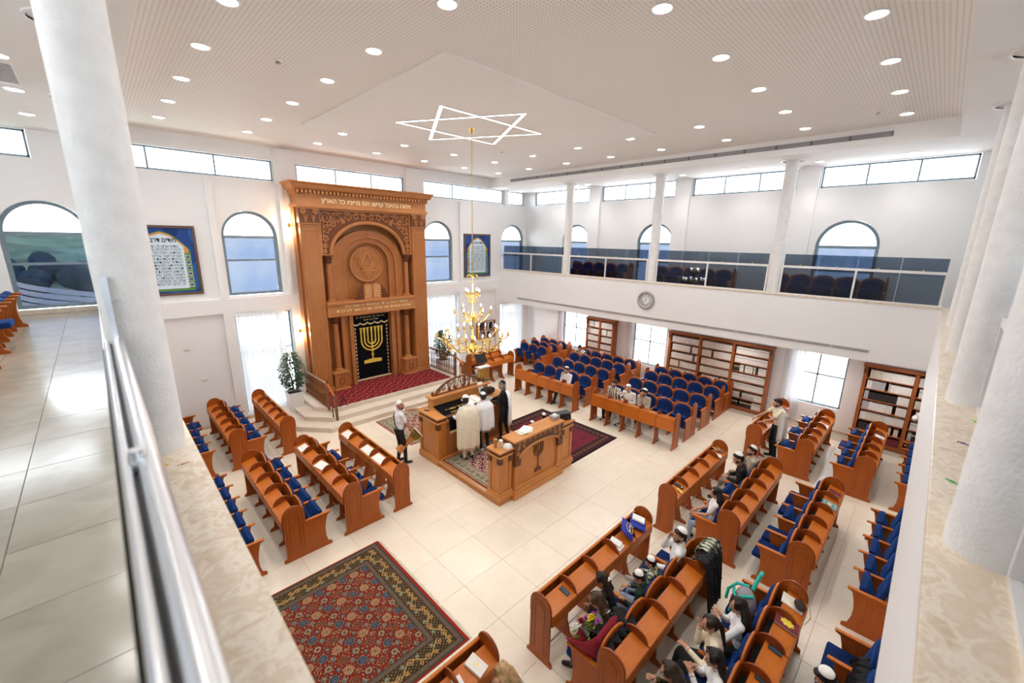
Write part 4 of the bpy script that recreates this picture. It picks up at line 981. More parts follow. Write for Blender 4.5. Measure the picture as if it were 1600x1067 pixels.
stair_rail(1, 'dark turned-baluster railing on the left side of the ark steps'); stair_rail(-1, 'dark turned-baluster railing on the right side of the ark steps')
t = empty('instrument_stand', 'small black folding stand on the carpet edge beside the left stair rail', 'stand', (5.0, 13.0, PZ + .012)); 
for a, b in (((0, 0, 0), (.12, 0, .34)), ((.24, 0, 0), (.1, 0, .34)), ((.1, 0, .34), (.12, -.12, .38)), ((.06, 0, .16), (-.1, -.18, .12)), ((.06, 0, .16), (.06, -.2, .30))): MB().tube([a, b], .012, 6).build('strut', M['black'], t)
# ---------------------------------------------------------------- sheer curtains
def sheer(lab, x0, x1, y, z0, z1, axis='y', bunch=.05, grp=None):
    t = empty('sheer_curtain', lab, 'curtain', (0, 0, 0), 0, grp); n = int((x1 - x0) / .02); rings = []
    for z in np.linspace(z0, z1, 8):
        r = []
        for k in range(n + 1):
            u = x0 + (x1 - x0) * k / n; d = y + bunch * (.5 + .25 * (z1 - z) / (z1 - z0)) * math.sin(u * 44 + 1.2 * math.sin(u * 7) + .3 * z) * .8
            r.append((u, d, z) if axis == 'y' else (d, u, z))
        rings.append(r)
    MB().loft(rings, open_ring=True, caps=False).build('cloth', M['curtain'], t, True)
    (MB().tube([(x0 - .05, y, z1 + .01), (x1 + .05, y, z1 + .01)] if axis == 'y' else [(y, x0 - .05, z1 + .01), (y, x1 + .05, z1 + .01)], .012, 8)).build('curtain_rail', M['whitemetal'], t)
sheer('white sheer curtain behind the potted tree left of the ark', 2.88, 4.22, YF - .07, .04, 3.44)
sheer('white sheer curtain right of the ark behind the chandelier', 9.97, 11.45, YF - .07, .04, 3.44)
sheer('white sheer curtain in the far right corner of the hall', 14.25, 15.8, YF - .1, .04, 2.8)
sheer('gathered white curtain at the window behind the standing man', 2.6, 3.2, 16.2, .2, 2.75, 'x', .05)
sheer('narrow gathered white curtain left of the narrow bookcase', 12.75, 13.1, 16.2, .2, 2.75, 'x', .05)
sheer('gathered white curtain between the narrow and the wide bookcase', 8.9, 9.25, 16.2, .2, 2.75, 'x', .05)
# ---------------------------------------------------------------- prayer posters
LINES = ['מודים אנחנו לך, שאתה', 'הוא יי אלהינו ואלהי', 'אבותינו, אלהי כל בשר,', 'יוצרנו יוצר בראשית.', 'ברכות והודאות לשמך', 'הגדול והקדוש, על', 'שהחייתנו וקיימתנו. כן', 'תחיינו ותחננו ותאסוף', 'גליותינו לחצרות קדשך', 'לשמור חקיך ולעשות', 'רצונך ולעבדך בלבב', 'שלם, על שאנחנו מודים', 'לך. ברוך אל ההודאות.']
def poster_fn(w, h):
    def fn(X, Y):
        c = np.zeros(X.shape + (3,)); c[:] = S('2a4a8c'); n = smooth_noise(X, Y, 6, 9); mixc(c, n > .2, S('35619f')); mixc(c, n < -.3, S('1f3a74'))
        u = (X - w / 2) / (w / 2); top = h * (.93 - .14 * np.abs(u) - .17 * np.clip(np.abs(u) - .25, 0, 1) ** 1.4 * 2)
        inn = (np.abs(u) < .80) & (Y > h * .04) & (Y < top); mixc(c, (np.abs(u) < .86) & (Y > h * .03) & (Y < top + .05), S('5b8a4a')); mixc(c, (np.abs(u) < .80) & (Y < top + .025) & (Y > h * .62), S('d79a63'))
        mixc(c, (np.abs(u) < .66) & (Y > h * .07) & (Y < top - .03), S('d6e8f3'))
        for k, cl in enumerate(('b9a9c8', 'c9803f', '9c3f35', 'b8522e', '6aa3c8', '7fae4a')):
            y0 = h * (.09 + .088 * k)
            for sx in (-1, 1): mixc(c, (np.abs(u * sx - .76) < .075) & (Y > y0) & (Y < y0 + .11), S('e8e2d0')); mm = (np.abs(u * sx - .76) < .062) & (Y > y0 + .01) & (Y < y0 + .1); mixc(c, mm, S(cl)); mixc(c, mm & (n > 0), S('4f6e88'))
        return c
    return fn
def poster(x0, x1, z0, z1, lab):
    w, h = x1 - x0, z1 - z0; t = empty('prayer_poster', lab, 'picture', (x0, YF - .03, z0))
    b = .07; f = MB()
    for a in ((0, w, 0, b), (0, w, h - b, h), (0, b, b, h - b), (w - b, w, b, h - b)): f.rbox(a[0], a[1], -.035, .03, a[2], a[3], .006)
    f.build('frame', plain('poster_frame', (.13, .075, .055), .5), t)
    g = paint_grid('print', w - 2 * b, h - 2 * b, .009, poster_fn(w - 2 * b, h - 2 * b), M['print'], .006, t); g.location = (b, 0, b); g.rotation_euler = (PI / 2, 0, 0)
    put_text('מודים דרבנן', .17, M['ink'], w / 2, -.010, h - .40, t, w=w * .42, ext=.001, bold=.003)
    for k, l in enumerate(LINES): put_text(l, .10, M['ink'], w / 2, -.010, h - .57 - k * (h - .80) / 13, t, w=(w - 2 * b) * (.57 if k else .5), ext=.001)
poster(.58, 2.17, 4.2, 6.14, 'framed blue prayer poster with Hebrew text, partly hidden by the left column')
poster(11.98, 13.55, 4.2, 6.15, 'framed blue prayer poster with Hebrew text, right of the ark')
t = empty('wall_clock', 'round silver-framed wall clock on the white gallery front', 'clock', (GX, 7.39, 3.84)); t.rotation_euler = (0, -PI / 2, 0)
MB().lathe([(.001, 0), (.22, 0), (.22, .03), (.001, .03)], n=32).build('clock_face', M['paper'], t, True)
m = MB(); m.lathe([(.235, 0), (.335, 0), (.345, .03), (.29, .06), (.235, .04)], n=40, caps=False)
for k in range(30): a = 2 * PI * k / 30; m.ball((.30 * math.cos(a), .30 * math.sin(a), .05), (.022, .022, .015), 6, 4)
m.build('rim', M['vent'], t, True)
nm = MB()
for k in range(12): a = 2 * PI * k / 12; q = Matrix.Translation((0, 0, .032)) @ Matrix.Rotation(a, 4, 'Z'); z = MB().box(.14, .205, -.014, .014, 0, .004); z.xf(q); nm.add(z.v, z.f)
nm.build('numerals', M['ink'], t); MB().box(-.01, .11, -.008, .008, .036, .042).build('hour_hand', M['ink'], t); z = MB().box(-.01, .16, -.005, .005, .043, .048); z.xf(Matrix.Rotation(2.2, 4, 'Z')); z.build('minute_hand', M['ink'], t)
# ================================================================ BIMAH
BX0, BX1, BY0, BY1 = 5.67, 8.38, 6.05, 9.38
def bimah():
    t = empty('bimah', 'carved wooden reading platform with menorah front in the middle of the hall', 'platform', (BX0, BY0, 0)); W_d = BX1 - BX0; D = BY1 - BY0
    def B(name, x0, x1, y0, y1, z0, z1, m='bimah', r=.008, par=None): return MB().rbox(x0, x1, y0, y1, z0, z1, r).build(name, M[m], par or t)
    B('platform', .03, W_d - .03, .03, D - .03, 0, .12, 'bimah'); B('platform_edge', 0, W_d, 0, D, .12, .165, 'bimah_h', .015)
    MB().box(.03, .06, .46, D - .98, .165, .175).build('metal_edge', M['steel'], t)
    # corner piers of the near barrier (low parts)
    def pier(x0, x1, y0, y1, zt, cap=True):
        p = B('pier', x0 + .06, x1 - .06, y0 + .06, y1 - .06, .165, zt - .1); q = MB()
        q.rbox(x0, x1, y0, y1, .165, .24, .02); q.rbox(x0 + .02, x1 - .02, y0 + .02, y1 - .02, .24, .29, .02); q.build('pier_base', M['bimah_h'], p)
        q = MB(); q.rbox(x0 + .02, x1 - .02, y0 + .02, y1 - .02, zt - .17, zt - .12, .015); q.build('pier_collar', M['bimah_h'], p)
        B('carved_band', x0 + .04, x1 - .04, y0 + .04, y1 - .04, zt - .12, zt - .04, 'bimah_c', par=p); B('top_slab', x0, x1, y0, y1, zt - .04, zt, 'bimah_h', .012, par=p)
        for (a, b, c, d) in ((x0 + .05, x0 + .13, y0 + .04, y0 + .07), (x1 - .13, x1 - .05, y0 + .04, y0 + .07), (x0 + .04, x0 + .07, y0 + .05, y0 + .13), (x0 + .04, x0 + .07, y1 - .13, y1 - .05), (x1 - .07, x1 - .04, y0 + .05, y0 + .13)):
            B('pilaster_strip', a, b, c, d, .29, zt - .32, par=p); B('pilaster_capital', a - .01, b + .01, c - .01, d + .01, zt - .32, zt - .17, 'bimah_c', par=p)
        return p
    pier(0, .47, 0, .47, 1.34); pier(W_d - .52, W_d, 0, .47, 1.34)
    B('low_wall', .1, .47, .08, .42, .165, 1.2); 
    # central arched panel
    a, b = .44, W_d - .52; c = (a + b) / 2
    P = B('centre_panel', a + .02, b - .02, .04, .34, .165, 1.36)
    q = MB(); q.rbox(a - .02, b + .02, -.07, .38, 0, .14, .015); q.rbox(a, b, -.05, .36, .14, .22, .03); q.rbox(a + .02, b - .02, -.02, .3, .22, .27, .02); q.build('plinth', M['bimah_h'], P)
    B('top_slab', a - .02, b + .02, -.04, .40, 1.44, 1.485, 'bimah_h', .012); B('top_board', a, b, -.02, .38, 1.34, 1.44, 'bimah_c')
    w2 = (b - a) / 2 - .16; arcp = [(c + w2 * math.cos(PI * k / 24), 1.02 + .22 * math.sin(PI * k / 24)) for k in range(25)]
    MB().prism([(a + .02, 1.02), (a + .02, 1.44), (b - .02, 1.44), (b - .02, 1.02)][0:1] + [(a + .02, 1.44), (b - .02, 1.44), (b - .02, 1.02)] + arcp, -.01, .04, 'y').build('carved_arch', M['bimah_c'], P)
    MB().tube([(x, -.02, z) for x, z in arcp], .02, 6).build('arch_moulding', M['bimah_h'], P, True)
    s = MB()
    for k in range(9):
        x = a + .16 + k * (b - a - .32) / 8; s.tube(spiral((x, -.016, 1.385 if 0 < k < 8 else 1.36), .055, 1.5, 1 if k % 2 else -1), .008, 5)
        if k in (0, 1, 7, 8): s.tube(spiral((x + (-.02 if k < 4 else .02), -.016, 1.26), .05, 1.5, -1 if k % 2 else 1), .008, 5)
        if k in (0, 8): s.tube(spiral((x + (-.03 if k < 4 else .03), -.016, 1.13), .05, 1.5, 1), .008, 5)
    s.rbox(a + .03, b - .03, -.022, -.01, 1.425, 1.44, .003); s.build('scroll_carving', M['bimah_h'], P, True)
    for x0 in (a + .03, b - .19):
        pl = B('pilaster', x0, x0 + .16, -.02, .05, .27, .84); B('pilaster_capital', x0 - .015, x0 + .175, -.035, .05, .84, 1.02, 'bimah_c', par=pl); B('pilaster_foot', x0 - .02, x0 + .18, -.04, .05, .27, .34, 'bimah_h', par=pl)
    m = MB(); zc, y = .98, .028
    for R in (.17, .12, .07): m.tube([(c - R, y, 1.13)] + [(c + R * math.cos(g), y, zc + R * math.sin(g)) for g in [PI + PI * i / 14 for i in range(15)]] + [(c + R, y, 1.13)], .011, 6)
    m.tube([(c, y, .46), (c, y, 1.14)], .011, 6); m.prism([(c - .13, .40), (c + .13, .40), (c + .10, .46), (c + .06, .50), (c - .06, .50), (c - .10, .46)], y - .01, y + .02, 'y')
    m.build('menorah_inlay', M['bimah_c'], P, True)
    # reading desk at the far side
    d0, d1 = D - .95, D
    K = B('desk_body', .06, W_d - .06, d0 + .06, d1 - .06, .165, 1.18)
    q = MB(); q.rbox(0, W_d, d0, d1, 0, .13, .02); q.rbox(.02, W_d - .02, d0 + .02, d1 - .02, .13, .2, .02); q.build('desk_plinth', M['bimah_h'], K)
    for k in range(4):
        x0 = .32 + k * (W_d - .6) / 4; x1 = x0 + (W_d - .6) / 4 - .03; dr = B('cupboard_door', x0, x1, d0 + .035, d0 + .06, .24, 1.12, 'ark', par=t)
        f = MB(); f.rbox(x0 + .07, x1 - .07, d0 + .02, d0 + .04, .34, 1.02, .012); f.build('raised_panel', M['ark'], dr); MB().ball((x1 - .04, d0 + .02, .75), .012, 8, 6).build('knob', M['brass'], dr, True)
    for x0, y0 in ((.03, d0 + .03), (.03, d1 - .12), (W_d - .12, d0 + .03), (W_d - .12, d1 - .12)):
        B('pilaster_strip', x0, x0 + .09, y0, y0 + .09, .2, 1.02, par=K); B('pilaster_capital', x0 - .012, x0 + .102, y0 - .012, y0 + .102, 1.02, 1.18, 'bimah_c', par=K)
    B('desk_cornice', 0, W_d, d0, d1, 1.18, 1.23, 'bimah_h', .02); B('desk_carved_band', .03, W_d - .03, d0 + .03, d1 - .03, 1.23, 1.31, 'bimah_c')
    for x0, x1 in ((0, .30), (W_d - .30, W_d)): B('side_shelf', x0, x1, d0, d1, 1.31, 1.35, 'bimah_h', .012)
    top = MB().prism([(d0 - .02, 1.20), (d0 - .02, 1.25), (d1 - .22, 1.40), (d1 - .22, 1.20)], .30, W_d - .30, 'x').build('sloping_top', M['bimah_h'], t)
    B('upper_box', .36, W_d - .36, d1 - .25, d1 + .02, 1.31, 1.60, 'bimah_h'); B('upper_cornice', .30, W_d - .30, d1 - .29, d1 + .06, 1.60, 1.65, 'bimah_h', .02)
    # carved crest
    cr = MB(); yy = d1 - .12; c = W_d / 2; L = .82
    cr.tube([(c + L * math.cos(PI * k / 30), yy, 1.67 + .36 * math.sin(PI * k / 30) ** 1.3) for k in range(31)], .03, 6); cr.tube([(c - L - .1, yy, 1.665), (c + L + .1, yy, 1.665)], .022, 6)
    for sx in (-1, 1):
        for x, z, R, q in ((.72, 1.76, .07, 1), (.55, 1.80, .09, -1), (.36, 1.86, .09, 1), (.17, 1.88, .09, -1), (.36, 1.72, .05, 1), (.17, 1.73, .06, 1), (.92, 1.71, .05, -1)):
            cr.tube([(c + sx * p[0], p[1], p[2]) for p in spiral((x, yy, z), R, 1.5, q)], .016, 6)
        cr.tube([(c + sx * .3, yy, 1.68), (c + sx * .45, yy, 1.95)], .014, 5); cr.tube([(c + sx * .1, yy, 1.68), (c + sx * .02, yy, 2.0)], .014, 5)
    cr.build('carved_crest', M['carve'], t, True)
bimah()
o = empty('platform_rug', 'beige oriental rug laid on the bimah platform under the standing men', 'rug', (BX0 + .12, BY0 + .5, .167)); paint_grid('pile', 2.48, 1.85, .012, beige_rug(2.48, 1.85, '7a1a26', 'aaa287'), M['woven'], .01, o)
# things on the bimah
zt = 1.487
def thing_at(name, lab, cat, x, y, z, rz=0, grp=None): return empty(name, lab, cat, (x, y, z), rz, grp)
t = thing_at('table_cloth', 'black velvet cloth with gold embroidery draped over the reading desk', 'cloth', BX0 + .34, BY1 - .97, 0)
y0 = -.012; prof = [(.72, 1.408), (.4, 1.352), (.02, 1.275), (-.035, 1.26), (-.05, 1.20), (-.052, .93)]
MB().loft([[(0, y, z + .004), (.5, y, z + .004), (1.0, y, z + .004)] for y, z in prof], open_ring=True, caps=False).build('velvet', M['blackvelvet'], t)
MB().box(0, 1.0, -.06, -.048, .88, .95).build('gold_fringe', M['fringe'], t)
put_text('ברוך אתה יי', .11, M['goldthread'], .5, .38, 1.362, t, w=.6, ext=.002, rot=(math.radians(11), 0, 0)); put_text('כי שם יי אקרא', .08, M['goldthread'], .5, .22, 1.333, t, w=.5, ext=.002, rot=(math.radians(11), 0, 0)); put_text('תורה', .12, M['goldthread'], .5, -.055, 1.06, t, w=.34, ext=.002)
t = thing_at('open_scroll', 'large white open book lying on the reading desk between two men', 'book', BX0 + 1.45, BY1 - .62, 1.375, .1)
for sx in (-1, 1): MB().loft([[(sx * .01, y, .02 + .16 * (y + .2)), (sx * .12, y, .05 + .16 * (y + .2)), (sx * .28, y, .015 + .16 * (y + .2))] for y in (-.2, 0, .2)], open_ring=True, caps=False).build('page_block', M['paper'], t)
t = thing_at('laptop', 'open grey laptop on the right of the reading desk', 'laptop', BX0 + 1.95, BY1 - .72, 1.36, .3)
MB().rbox(-.16, .16, -.11, .11, 0, .018, .005).build('keyboard_base', M['vent'], t); o = MB().rbox(-.16, .16, 0, .012, 0, .21, .004); o.xf(Matrix.Translation((0, .11, .018)) @ Matrix.Rotation(-.3, 4, 'X')); o.build('screen', M['black'], t)
t = thing_at('keyboard_synth', 'black electronic box in front of the man in black', 'device', BX0 + 2.2, BY1 - .42, 1.40); MB().rbox(-.2, .2, -.1, .1, 0, .14, .015).build('body', M['black'], t); MB().rbox(-.17, .17, -.08, .08, .14, .16, .01).build('lid', M['black'], t)
t = thing_at('brass_plaque_box', 'brass lamp box standing on the right end of the reading desk', 'lamp', BX0 + 2.38, BY1 - .02, 1.652); MB().rbox(-.2, .2, -.05, .05, .02, .42, .01).build('brass_panel', M['brass'], t); MB().rbox(-.22, .22, -.09, .09, .42, .46, .01).build('white_top', M['whitemetal'], t); MB().rbox(-.16, .16, -.08, .08, 0, .02, .006).build('foot', M['black'], t)
t = thing_at('paper_sheet', 'white papers hanging below the brass lamp box', 'paper', BX0 + 2.05, BY1 - .30, 1.40); MB().loft([[(-.1, 0, 0), (.1, .0, 0)], [(-.1, .03, .2), (.1, .03, .2)], [(-.1, .10, .32), (.1, .10, .32)]], open_ring=True, caps=False).build('sheet', M['paper'], t)
t = thing_at('phone', 'black phone under the outstretched hand on the bimah corner', 'phone', BX0 + .15, BY1 - .25, 1.352, .5); MB().rbox(-.04, .04, -.075, .075, 0, .01, .004).build('body', M['black'], t); MB().box(-.035, .035, -.068, .068, .01, .0105).build('screen', plain('phone_glass', (.05, .09, .14), .1), t)
t = thing_at('wooden_cup', 'small turned wooden charity cup on the near bimah corner', 'cup', BX0 + .14, BY0 + .30, 1.342); MB().lathe([(.001, 0), (.04, 0), (.035, .03), (.045, .12), (.04, .15), (.05, .17), (.05, .20), (.001, .20)], n=16).build('cup_body', M['bimah'], t, True)
t = thing_at('candle_glass', 'small pale glass jar beside the wooden cup', 'jar', BX0 + .25, BY0 + .24, 1.342); MB().lathe([(.001, 0), (.045, 0), (.045, .13), (.001, .13)], n=16).build('jar_body', M['cream_paper'], t, True); MB().lathe([(.001, .13), (.047, .13), (.047, .16), (.001, .16)], n=16).build('lid', M['paper'], t, True)
t = thing_at('loose_kippah', 'white skullcap lying on the near bimah corner', 'skullcap', BX0 + .42, BY0 + .12, 1.487)
t.location = (BX0 + .36, BY0 + .12, 1.342); MB().lathe([(.115, 0), (.105, .035), (.08, .06), (.04, .075), (.001, .08)], n=18, caps=False).build('cap', M['paper'], t, True)
t = thing_at('plastic_wrapped_papers', 'crumpled clear wrap with white papers on the centre slab', 'papers', BX0 + .95, BY0 + .2, zt, .05)
for k in range(4): o = MB().rbox(-.17 + .03 * k, .17 + .04 * k, -.12, .12, .002 + .008 * k, .009 + .008 * k, .002); o.xf(Matrix.Rotation(.2 * k - .3, 4, 'Z')); o.build('sheet', M['paper'] if k % 2 else M['cream_paper'], t)
t = thing_at('instrument_case', 'black hard case with a grey box on the right pier of the bimah', 'case', BX1 - .27, BY0 + .26, 1.342, -.35); MB().rbox(-.24, .24, -.12, .12, 0, .13, .03).build('case_body', M['black'], t); MB().rbox(-.24, .24, -.12, .12, .135, .2, .03).build('case_lid', M['black'], t)
t = thing_at('grey_box', 'small grey box with a white cap on top beside the black case', 'box', BX1 - .62, BY0 + .2, zt, .0); MB().rbox(-.11, .11, -.09, .09, 0, .09, .008).build('box_body', M['vent'], t); MB().lathe([(.06, .09), (.05, .12), (.001, .13)], n=12).build('white_lid', M['paper'], t, True)
# black music stand right of the bimah
t = thing_at('music_stand', 'black music stand with a dark sheet holder behind the chandelier', 'stand', 10.35, 12.2, 0)
for k in range(3): a = 2 * PI * k / 3 + .4; MB().tube([(0, 0, .3), (.28 * math.cos(a), .28 * math.sin(a), .01)], .012, 6).build('leg', M['black'], t)
MB().tube([(0, 0, .25), (0, 0, 1.2)], .014, 8).build('pole', M['black'], t); o = MB().rbox(-.27, .27, -.015, .015, -.2, .22, .02); o.xf(Matrix.Translation((0, 0, 1.3)) @ Matrix.Rotation(-.5, 4, 'X')); o.build('holder', M['black'], t)
# ================================================================ CHANDELIER
def chandelier():
    cx, cy = 7.14, 8.76; t = empty('chandelier', 'large gilded three-tier chandelier hanging from the ceiling star', 'chandelier', (cx, cy, 8.57))
    top, Z = 8.57, lambda z: z - 8.57
    MB().lathe([(.001, 0), (.07, 0), (.06, -.05), (.03, -.09), (.012, -.14), (.001, -.15)], n=16).build('ceiling_rose', M['gold'], t, True)
    lk = MB().tube([(.016 * math.cos(2 * PI * k / 10), 0, .036 * math.sin(2 * PI * k / 10)) for k in range(10)], .0055, 5, closed=True).mesh('chain_link', M['brass'], True); n = 58
    for k in range(n): inst('chain_link', lk, t, (0, 0, -.17 - (3.42) * k / n), (k % 2) * PI / 2)
    st_ = MB(); prof = [(.001, 5.0), (.02, 4.98), (.05, 4.93), (.02, 4.88), (.016, 4.6), (.03, 4.55), (.055, 4.47), (.03, 4.40), (.016, 4.36), (.016, 4.0), (.04, 3.96), (.085, 3.86), (.06, 3.78), (.02, 3.72), (.018, 3.35), (.05, 3.3), (.075, 3.2), (.05, 3.1), (.12, 3.02), (.14, 2.95), (.08, 2.86), (.04, 2.8), (.03, 2.72), (.001, 2.70)]
    st_.lathe([(r, Z(z)) for r, z in prof], n=20, caps=False); st_.build('stem', M['gold'], t, True)
    cup = MB(); cup.lathe([(.001, -.05), (.02, -.045), (.045, -.01), (.048, 0), (.02, .002), (.018, .08), (.001, .08)], n=10, caps=False); cm = cup.mesh('candle_cup', M['gold'], True)
    bl = MB().lathe([(.001, .08), (.016, .095), (.02, .115), (.012, .145), (.001, .165)], n=8, caps=False).mesh('bulb', M['bulb'], True)
    bld = bpy.data.lights.new('candle_lamp', 'POINT'); bld.energy = CHAN_W; bld.color = (1, .88, .7); bld.shadow_soft_size = .03
    def tier(n, R, z0, z1, name, branches, ph=0, w=.014):
        arm = MB(); pts = []
        for k in range(15):
            u = k / 14; pts.append((.05 + (R - .05) * u, 0, Z(z0) - .16 * math.sin(PI * min(1, u * 1.25)) * (1 - .3 * u) + (z1 - z0) * max(0, u - .55) / .45 - .06))
        arm.tube(pts, [w * (1 - .3 * k / 14) for k in range(15)], 7)
        arm.tube([(p[0], 0, p[2]) for p in spiral((R * .45, 0, Z(z0) - .02), R * .12, 1.4, 1)], w * .5, 5)
        cups = [(R, 0, Z(z1))]
        if branches:
            for s in (-1, 1):
                e = (R * .80, s * R * .22, Z(z1) + .02); arm.tube([(R * .5, 0, Z(z0) - .13), (R * .62, s * R * .1, Z(z0) - .17), (R * .76, s * R * .2, Z(z0) - .12), (e[0], e[1], e[2] - .04)], w * .7, 6); cups.append(e)
        am = arm.mesh(name, M['gold'], True)
        for i in range(n):
            a = ph + 2 * PI * i / n; A = inst(name, am, t, (0, 0, 0), a)
            for c in cups: inst('candle_cup', cm, A, c); inst('bulb', bl, A, c)
            l = bpy.data.objects.new('candle_glow', bld); C.objects.link(l); l.parent = A; l.location = (R, 0, Z(z1) + .2)
    tier(8, .98, 3.12, 3.34, 'lower_arm', True, .15, .017); tier(6, .50, 3.9, 3.98, 'middle_arm', False, .4, .014); tier(4, .21, 4.42, 4.46, 'top_arm', False, .3, .010)
    cr = MB()
    for k in range(6):
        a = 2 * PI * k / 6; P = [(math.cos(a) * r, math.sin(a) * r, Z(z)) for r, z in ((.02, 4.93), (.08, 4.99), (.14, 4.97), (.16, 4.92), (.13, 4.90))]; cr.tube(P, .008, 5)
        a += .3; P = [(math.cos(a) * r, math.sin(a) * r, Z(z)) for r, z in ((.1, 2.95), (.2, 2.98), (.24, 2.90), (.2, 2.84), (.16, 2.88))]; cr.tube(P, .012, 5)
    cr.build('crown_scrolls', M['gold'], t, True)
chandelier()
# ================================================================ PLANTS
def ficus(x, y, lab, seed, h=1.15, z=0):
    r = random.Random(seed); t = empty('potted_ficus', lab, 'plant', (x, y, z))
    MB().loft([[(sx * w, sy * w, zz) for sx, sy in ((-1, -1), (1, -1), (1, 1), (-1, 1))] for w, zz in ((.17, 0), (.24, .68), (.22, .68), (.21, .62))]).build('pot', M['potw'], t)
    MB().box(-.20, .20, -.20, .20, .6, .63).build('soil', M['soil'], t)
    tr = MB(); lf = MB()
    for k in range(5): a = r.uniform(0, 6.28); tr.tube([(.03 * math.cos(a), .03 * math.sin(a), .6), (.08 * math.cos(a), .08 * math.sin(a), .6 + h * .4), (.2 * math.cos(a), .2 * math.sin(a), .6 + h * .8)], [.014, .01, .006], 6)
    tr.build('trunk', M['rail'], t, True)
    for k in range(1900):
        a = r.uniform(0, 6.28); u = r.random(); zz = .72 + h * (.08 + .95 * u); R = .40 * math.sin(PI * min(1, .12 + .82 * u)) ** .7 * r.uniform(.25, 1)
        c = Vector((R * math.cos(a), R * math.sin(a), zz - .12 * R)); d = Vector((math.cos(a), math.sin(a), r.uniform(-.9, .1))).normalized(); s = d.cross(Vector((0, 0, 1))).normalized(); up = s.cross(d); L = r.uniform(.07, .105); w = L * .25
        rl = r.uniform(-.6, .6); s = s * math.cos(rl) + up * math.sin(rl)
        lf.add([c, c + d * L * .5 + s * w, c + d * L, c + d * L * .5 - s * w, c + d * L * .5 + up * .006], [(0, 1, 4), (1, 2, 4), (2, 3, 4), (3, 0, 4)])
    lt = plain('ficus_leaf', (.035, .085, .025), .45, var=.6, scale=14); lf.build('foliage', lt, t, kind='stuff')
ficus(4.12, 14.55, 'leafy ficus in a square white pot at the left of the ark', 3, 1.3, .155); ficus(10.15, 14.5, 'leafy ficus behind the right stair railing', 5, 1.2, .155)
# ================================================================ BOOKCASES
bk_cols = [plain('book_white', (.78, .76, .73), .6, var=.06), plain('book_ivory', (.70, .65, .56), .6, var=.06), plain('book_black', (.03, .028, .03), .5), plain('book_grey', (.45, .45, .47), .6), plain('book_blue', (.04, .08, .2), .6), plain('book_maroon', (.2, .03, .04), .6)]
book_mesh = {}
def bmesh_book(w, h, ci):
    k = (w, h, ci)
    if k not in book_mesh:
        mb = MB(); mb.box(0, .17, 0, w * .94, 0, h); mb.box(-.001, 0, w * .2, w * .74, h * .62, h * .8, 1); book_mesh[k] = mb.mesh('book', [bk_cols[ci], M['goldpaint'] if ci else M['vent']])
    return book_mesh[k]
book_n = [0]
def bookcase(lab, y0, cols, cw, nsh, individual, dark=False, ht=2.42):
    """front plane x=15.97, seen from -x"""
    xf = 15.98; W_ = cols * cw + .1; t = empty('bookcase', lab, 'bookcase', (xf, y0, 0)); d = .30
    for k in range(cols + 1): y = k * cw; MB().rbox(0, d, y, y + .09 if k in (0, cols) else y + .09, .0, ht, .005).build('upright', M['shelf'], t)
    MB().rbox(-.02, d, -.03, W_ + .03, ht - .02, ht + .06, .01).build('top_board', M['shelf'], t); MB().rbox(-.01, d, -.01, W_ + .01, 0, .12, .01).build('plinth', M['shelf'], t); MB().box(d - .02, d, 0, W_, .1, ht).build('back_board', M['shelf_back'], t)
    for y in (0, W_ - .09): q = MB(); q.rbox(-.015, 0, y, y + .09, ht - .22, ht - .02, .01); q.build('carved_block', M['carve'], t)
    sm = MB().rbox(.0, d - .02, .092, cw - .002, -.025, 0, .003).mesh('shelf', M['shelf']); hh = (ht - .14) / nsh; st_b = MB()
    for c in range(cols):
        for s in range(nsh):
            z = .12 + hh * s
            if s: inst('shelf', sm, t, (0, c * cw, z))
            y = c * cw + .10; run = None; cnt = 0; kk = 0
            while y < (c + 1) * cw - .03:
                if cnt <= 0:
                    cnt = R_.randint(6, 18); w = R_.choice([.042, .05, .058]); h = R_.choice([.225, .24, .25]) ; ci = R_.choices([0, 1, 2, 3, 4, 5], [10, 3, 1.2, .6, .1, .2] if not (dark and s < 2) else [1, 1, 8, 2, 0, 1])[0]; gap = R_.random() < .12
                if R_.random() < .03: y += R_.uniform(.04, .10)
                if y + w > (c + 1) * cw - .003: break
                hb = min(h, hh - .04)
                if individual and book_n[0] < individual:
                    inst('book', bmesh_book(w, round(hb, 3), ci), None, (xf + .03, y0 + y, z + .001), label='%s book, %s from the right on shelf row %s, %s column of the %s' % (['white', 'ivory', 'black', 'grey', 'blue', 'maroon'][ci], ORD[kk], ['one', 'two', 'three', 'four', 'five', 'six', 'seven'][s], ['right-hand', 'middle' if cols == 3 else 'left-hand', 'left-hand'][c], 'rightmost bookcase' if dark else 'wide bookcase'), cat='book', group='%s books in the %s' % (['white', 'ivory', 'black', 'grey', 'blue', 'maroon'][ci], 'rightmost bookcase' if dark else 'wide bookcase')); book_n[0] += 1
                else: st_b.box(.03, .20, y, y + w * .94, z + .001, z + .001 + hb, ci)
                y += w; cnt -= 1; kk += 1
    if st_b.v:
        o = inst('books', st_b.mesh('books', bk_cols), None, (xf, y0, 0)); tag(o, 'rows of white and ivory prayer books filling the ' + lab.split(' with')[0], 'books', None, 'stuff')
bookcase('rightmost tall bookcase with dark boxes on its lower shelves', -1.25, 2, 1.12, 7, 130, True)
bookcase('wide three-column bookcase with white prayer books', 3.52, 3, 1.19, 7, 300)
bookcase('narrow two-column bookcase with white books between two windows', 9.72, 2, .70, 7, False)
t = empty('wall_book_rack', 'small wall rack with red and brown books behind the chandelier', 'shelf', (12.6, YF - .28, 1.2))
for z in (0, .42, .84): MB().rbox(0, 1.1, 0, .17, z, z + .02, .003).build('shelf', M['shelf'], t)
for x in (0, 1.08): MB().rbox(x, x + .02, 0, .17, 0, .86, .003).build('side', M['shelf'], t)
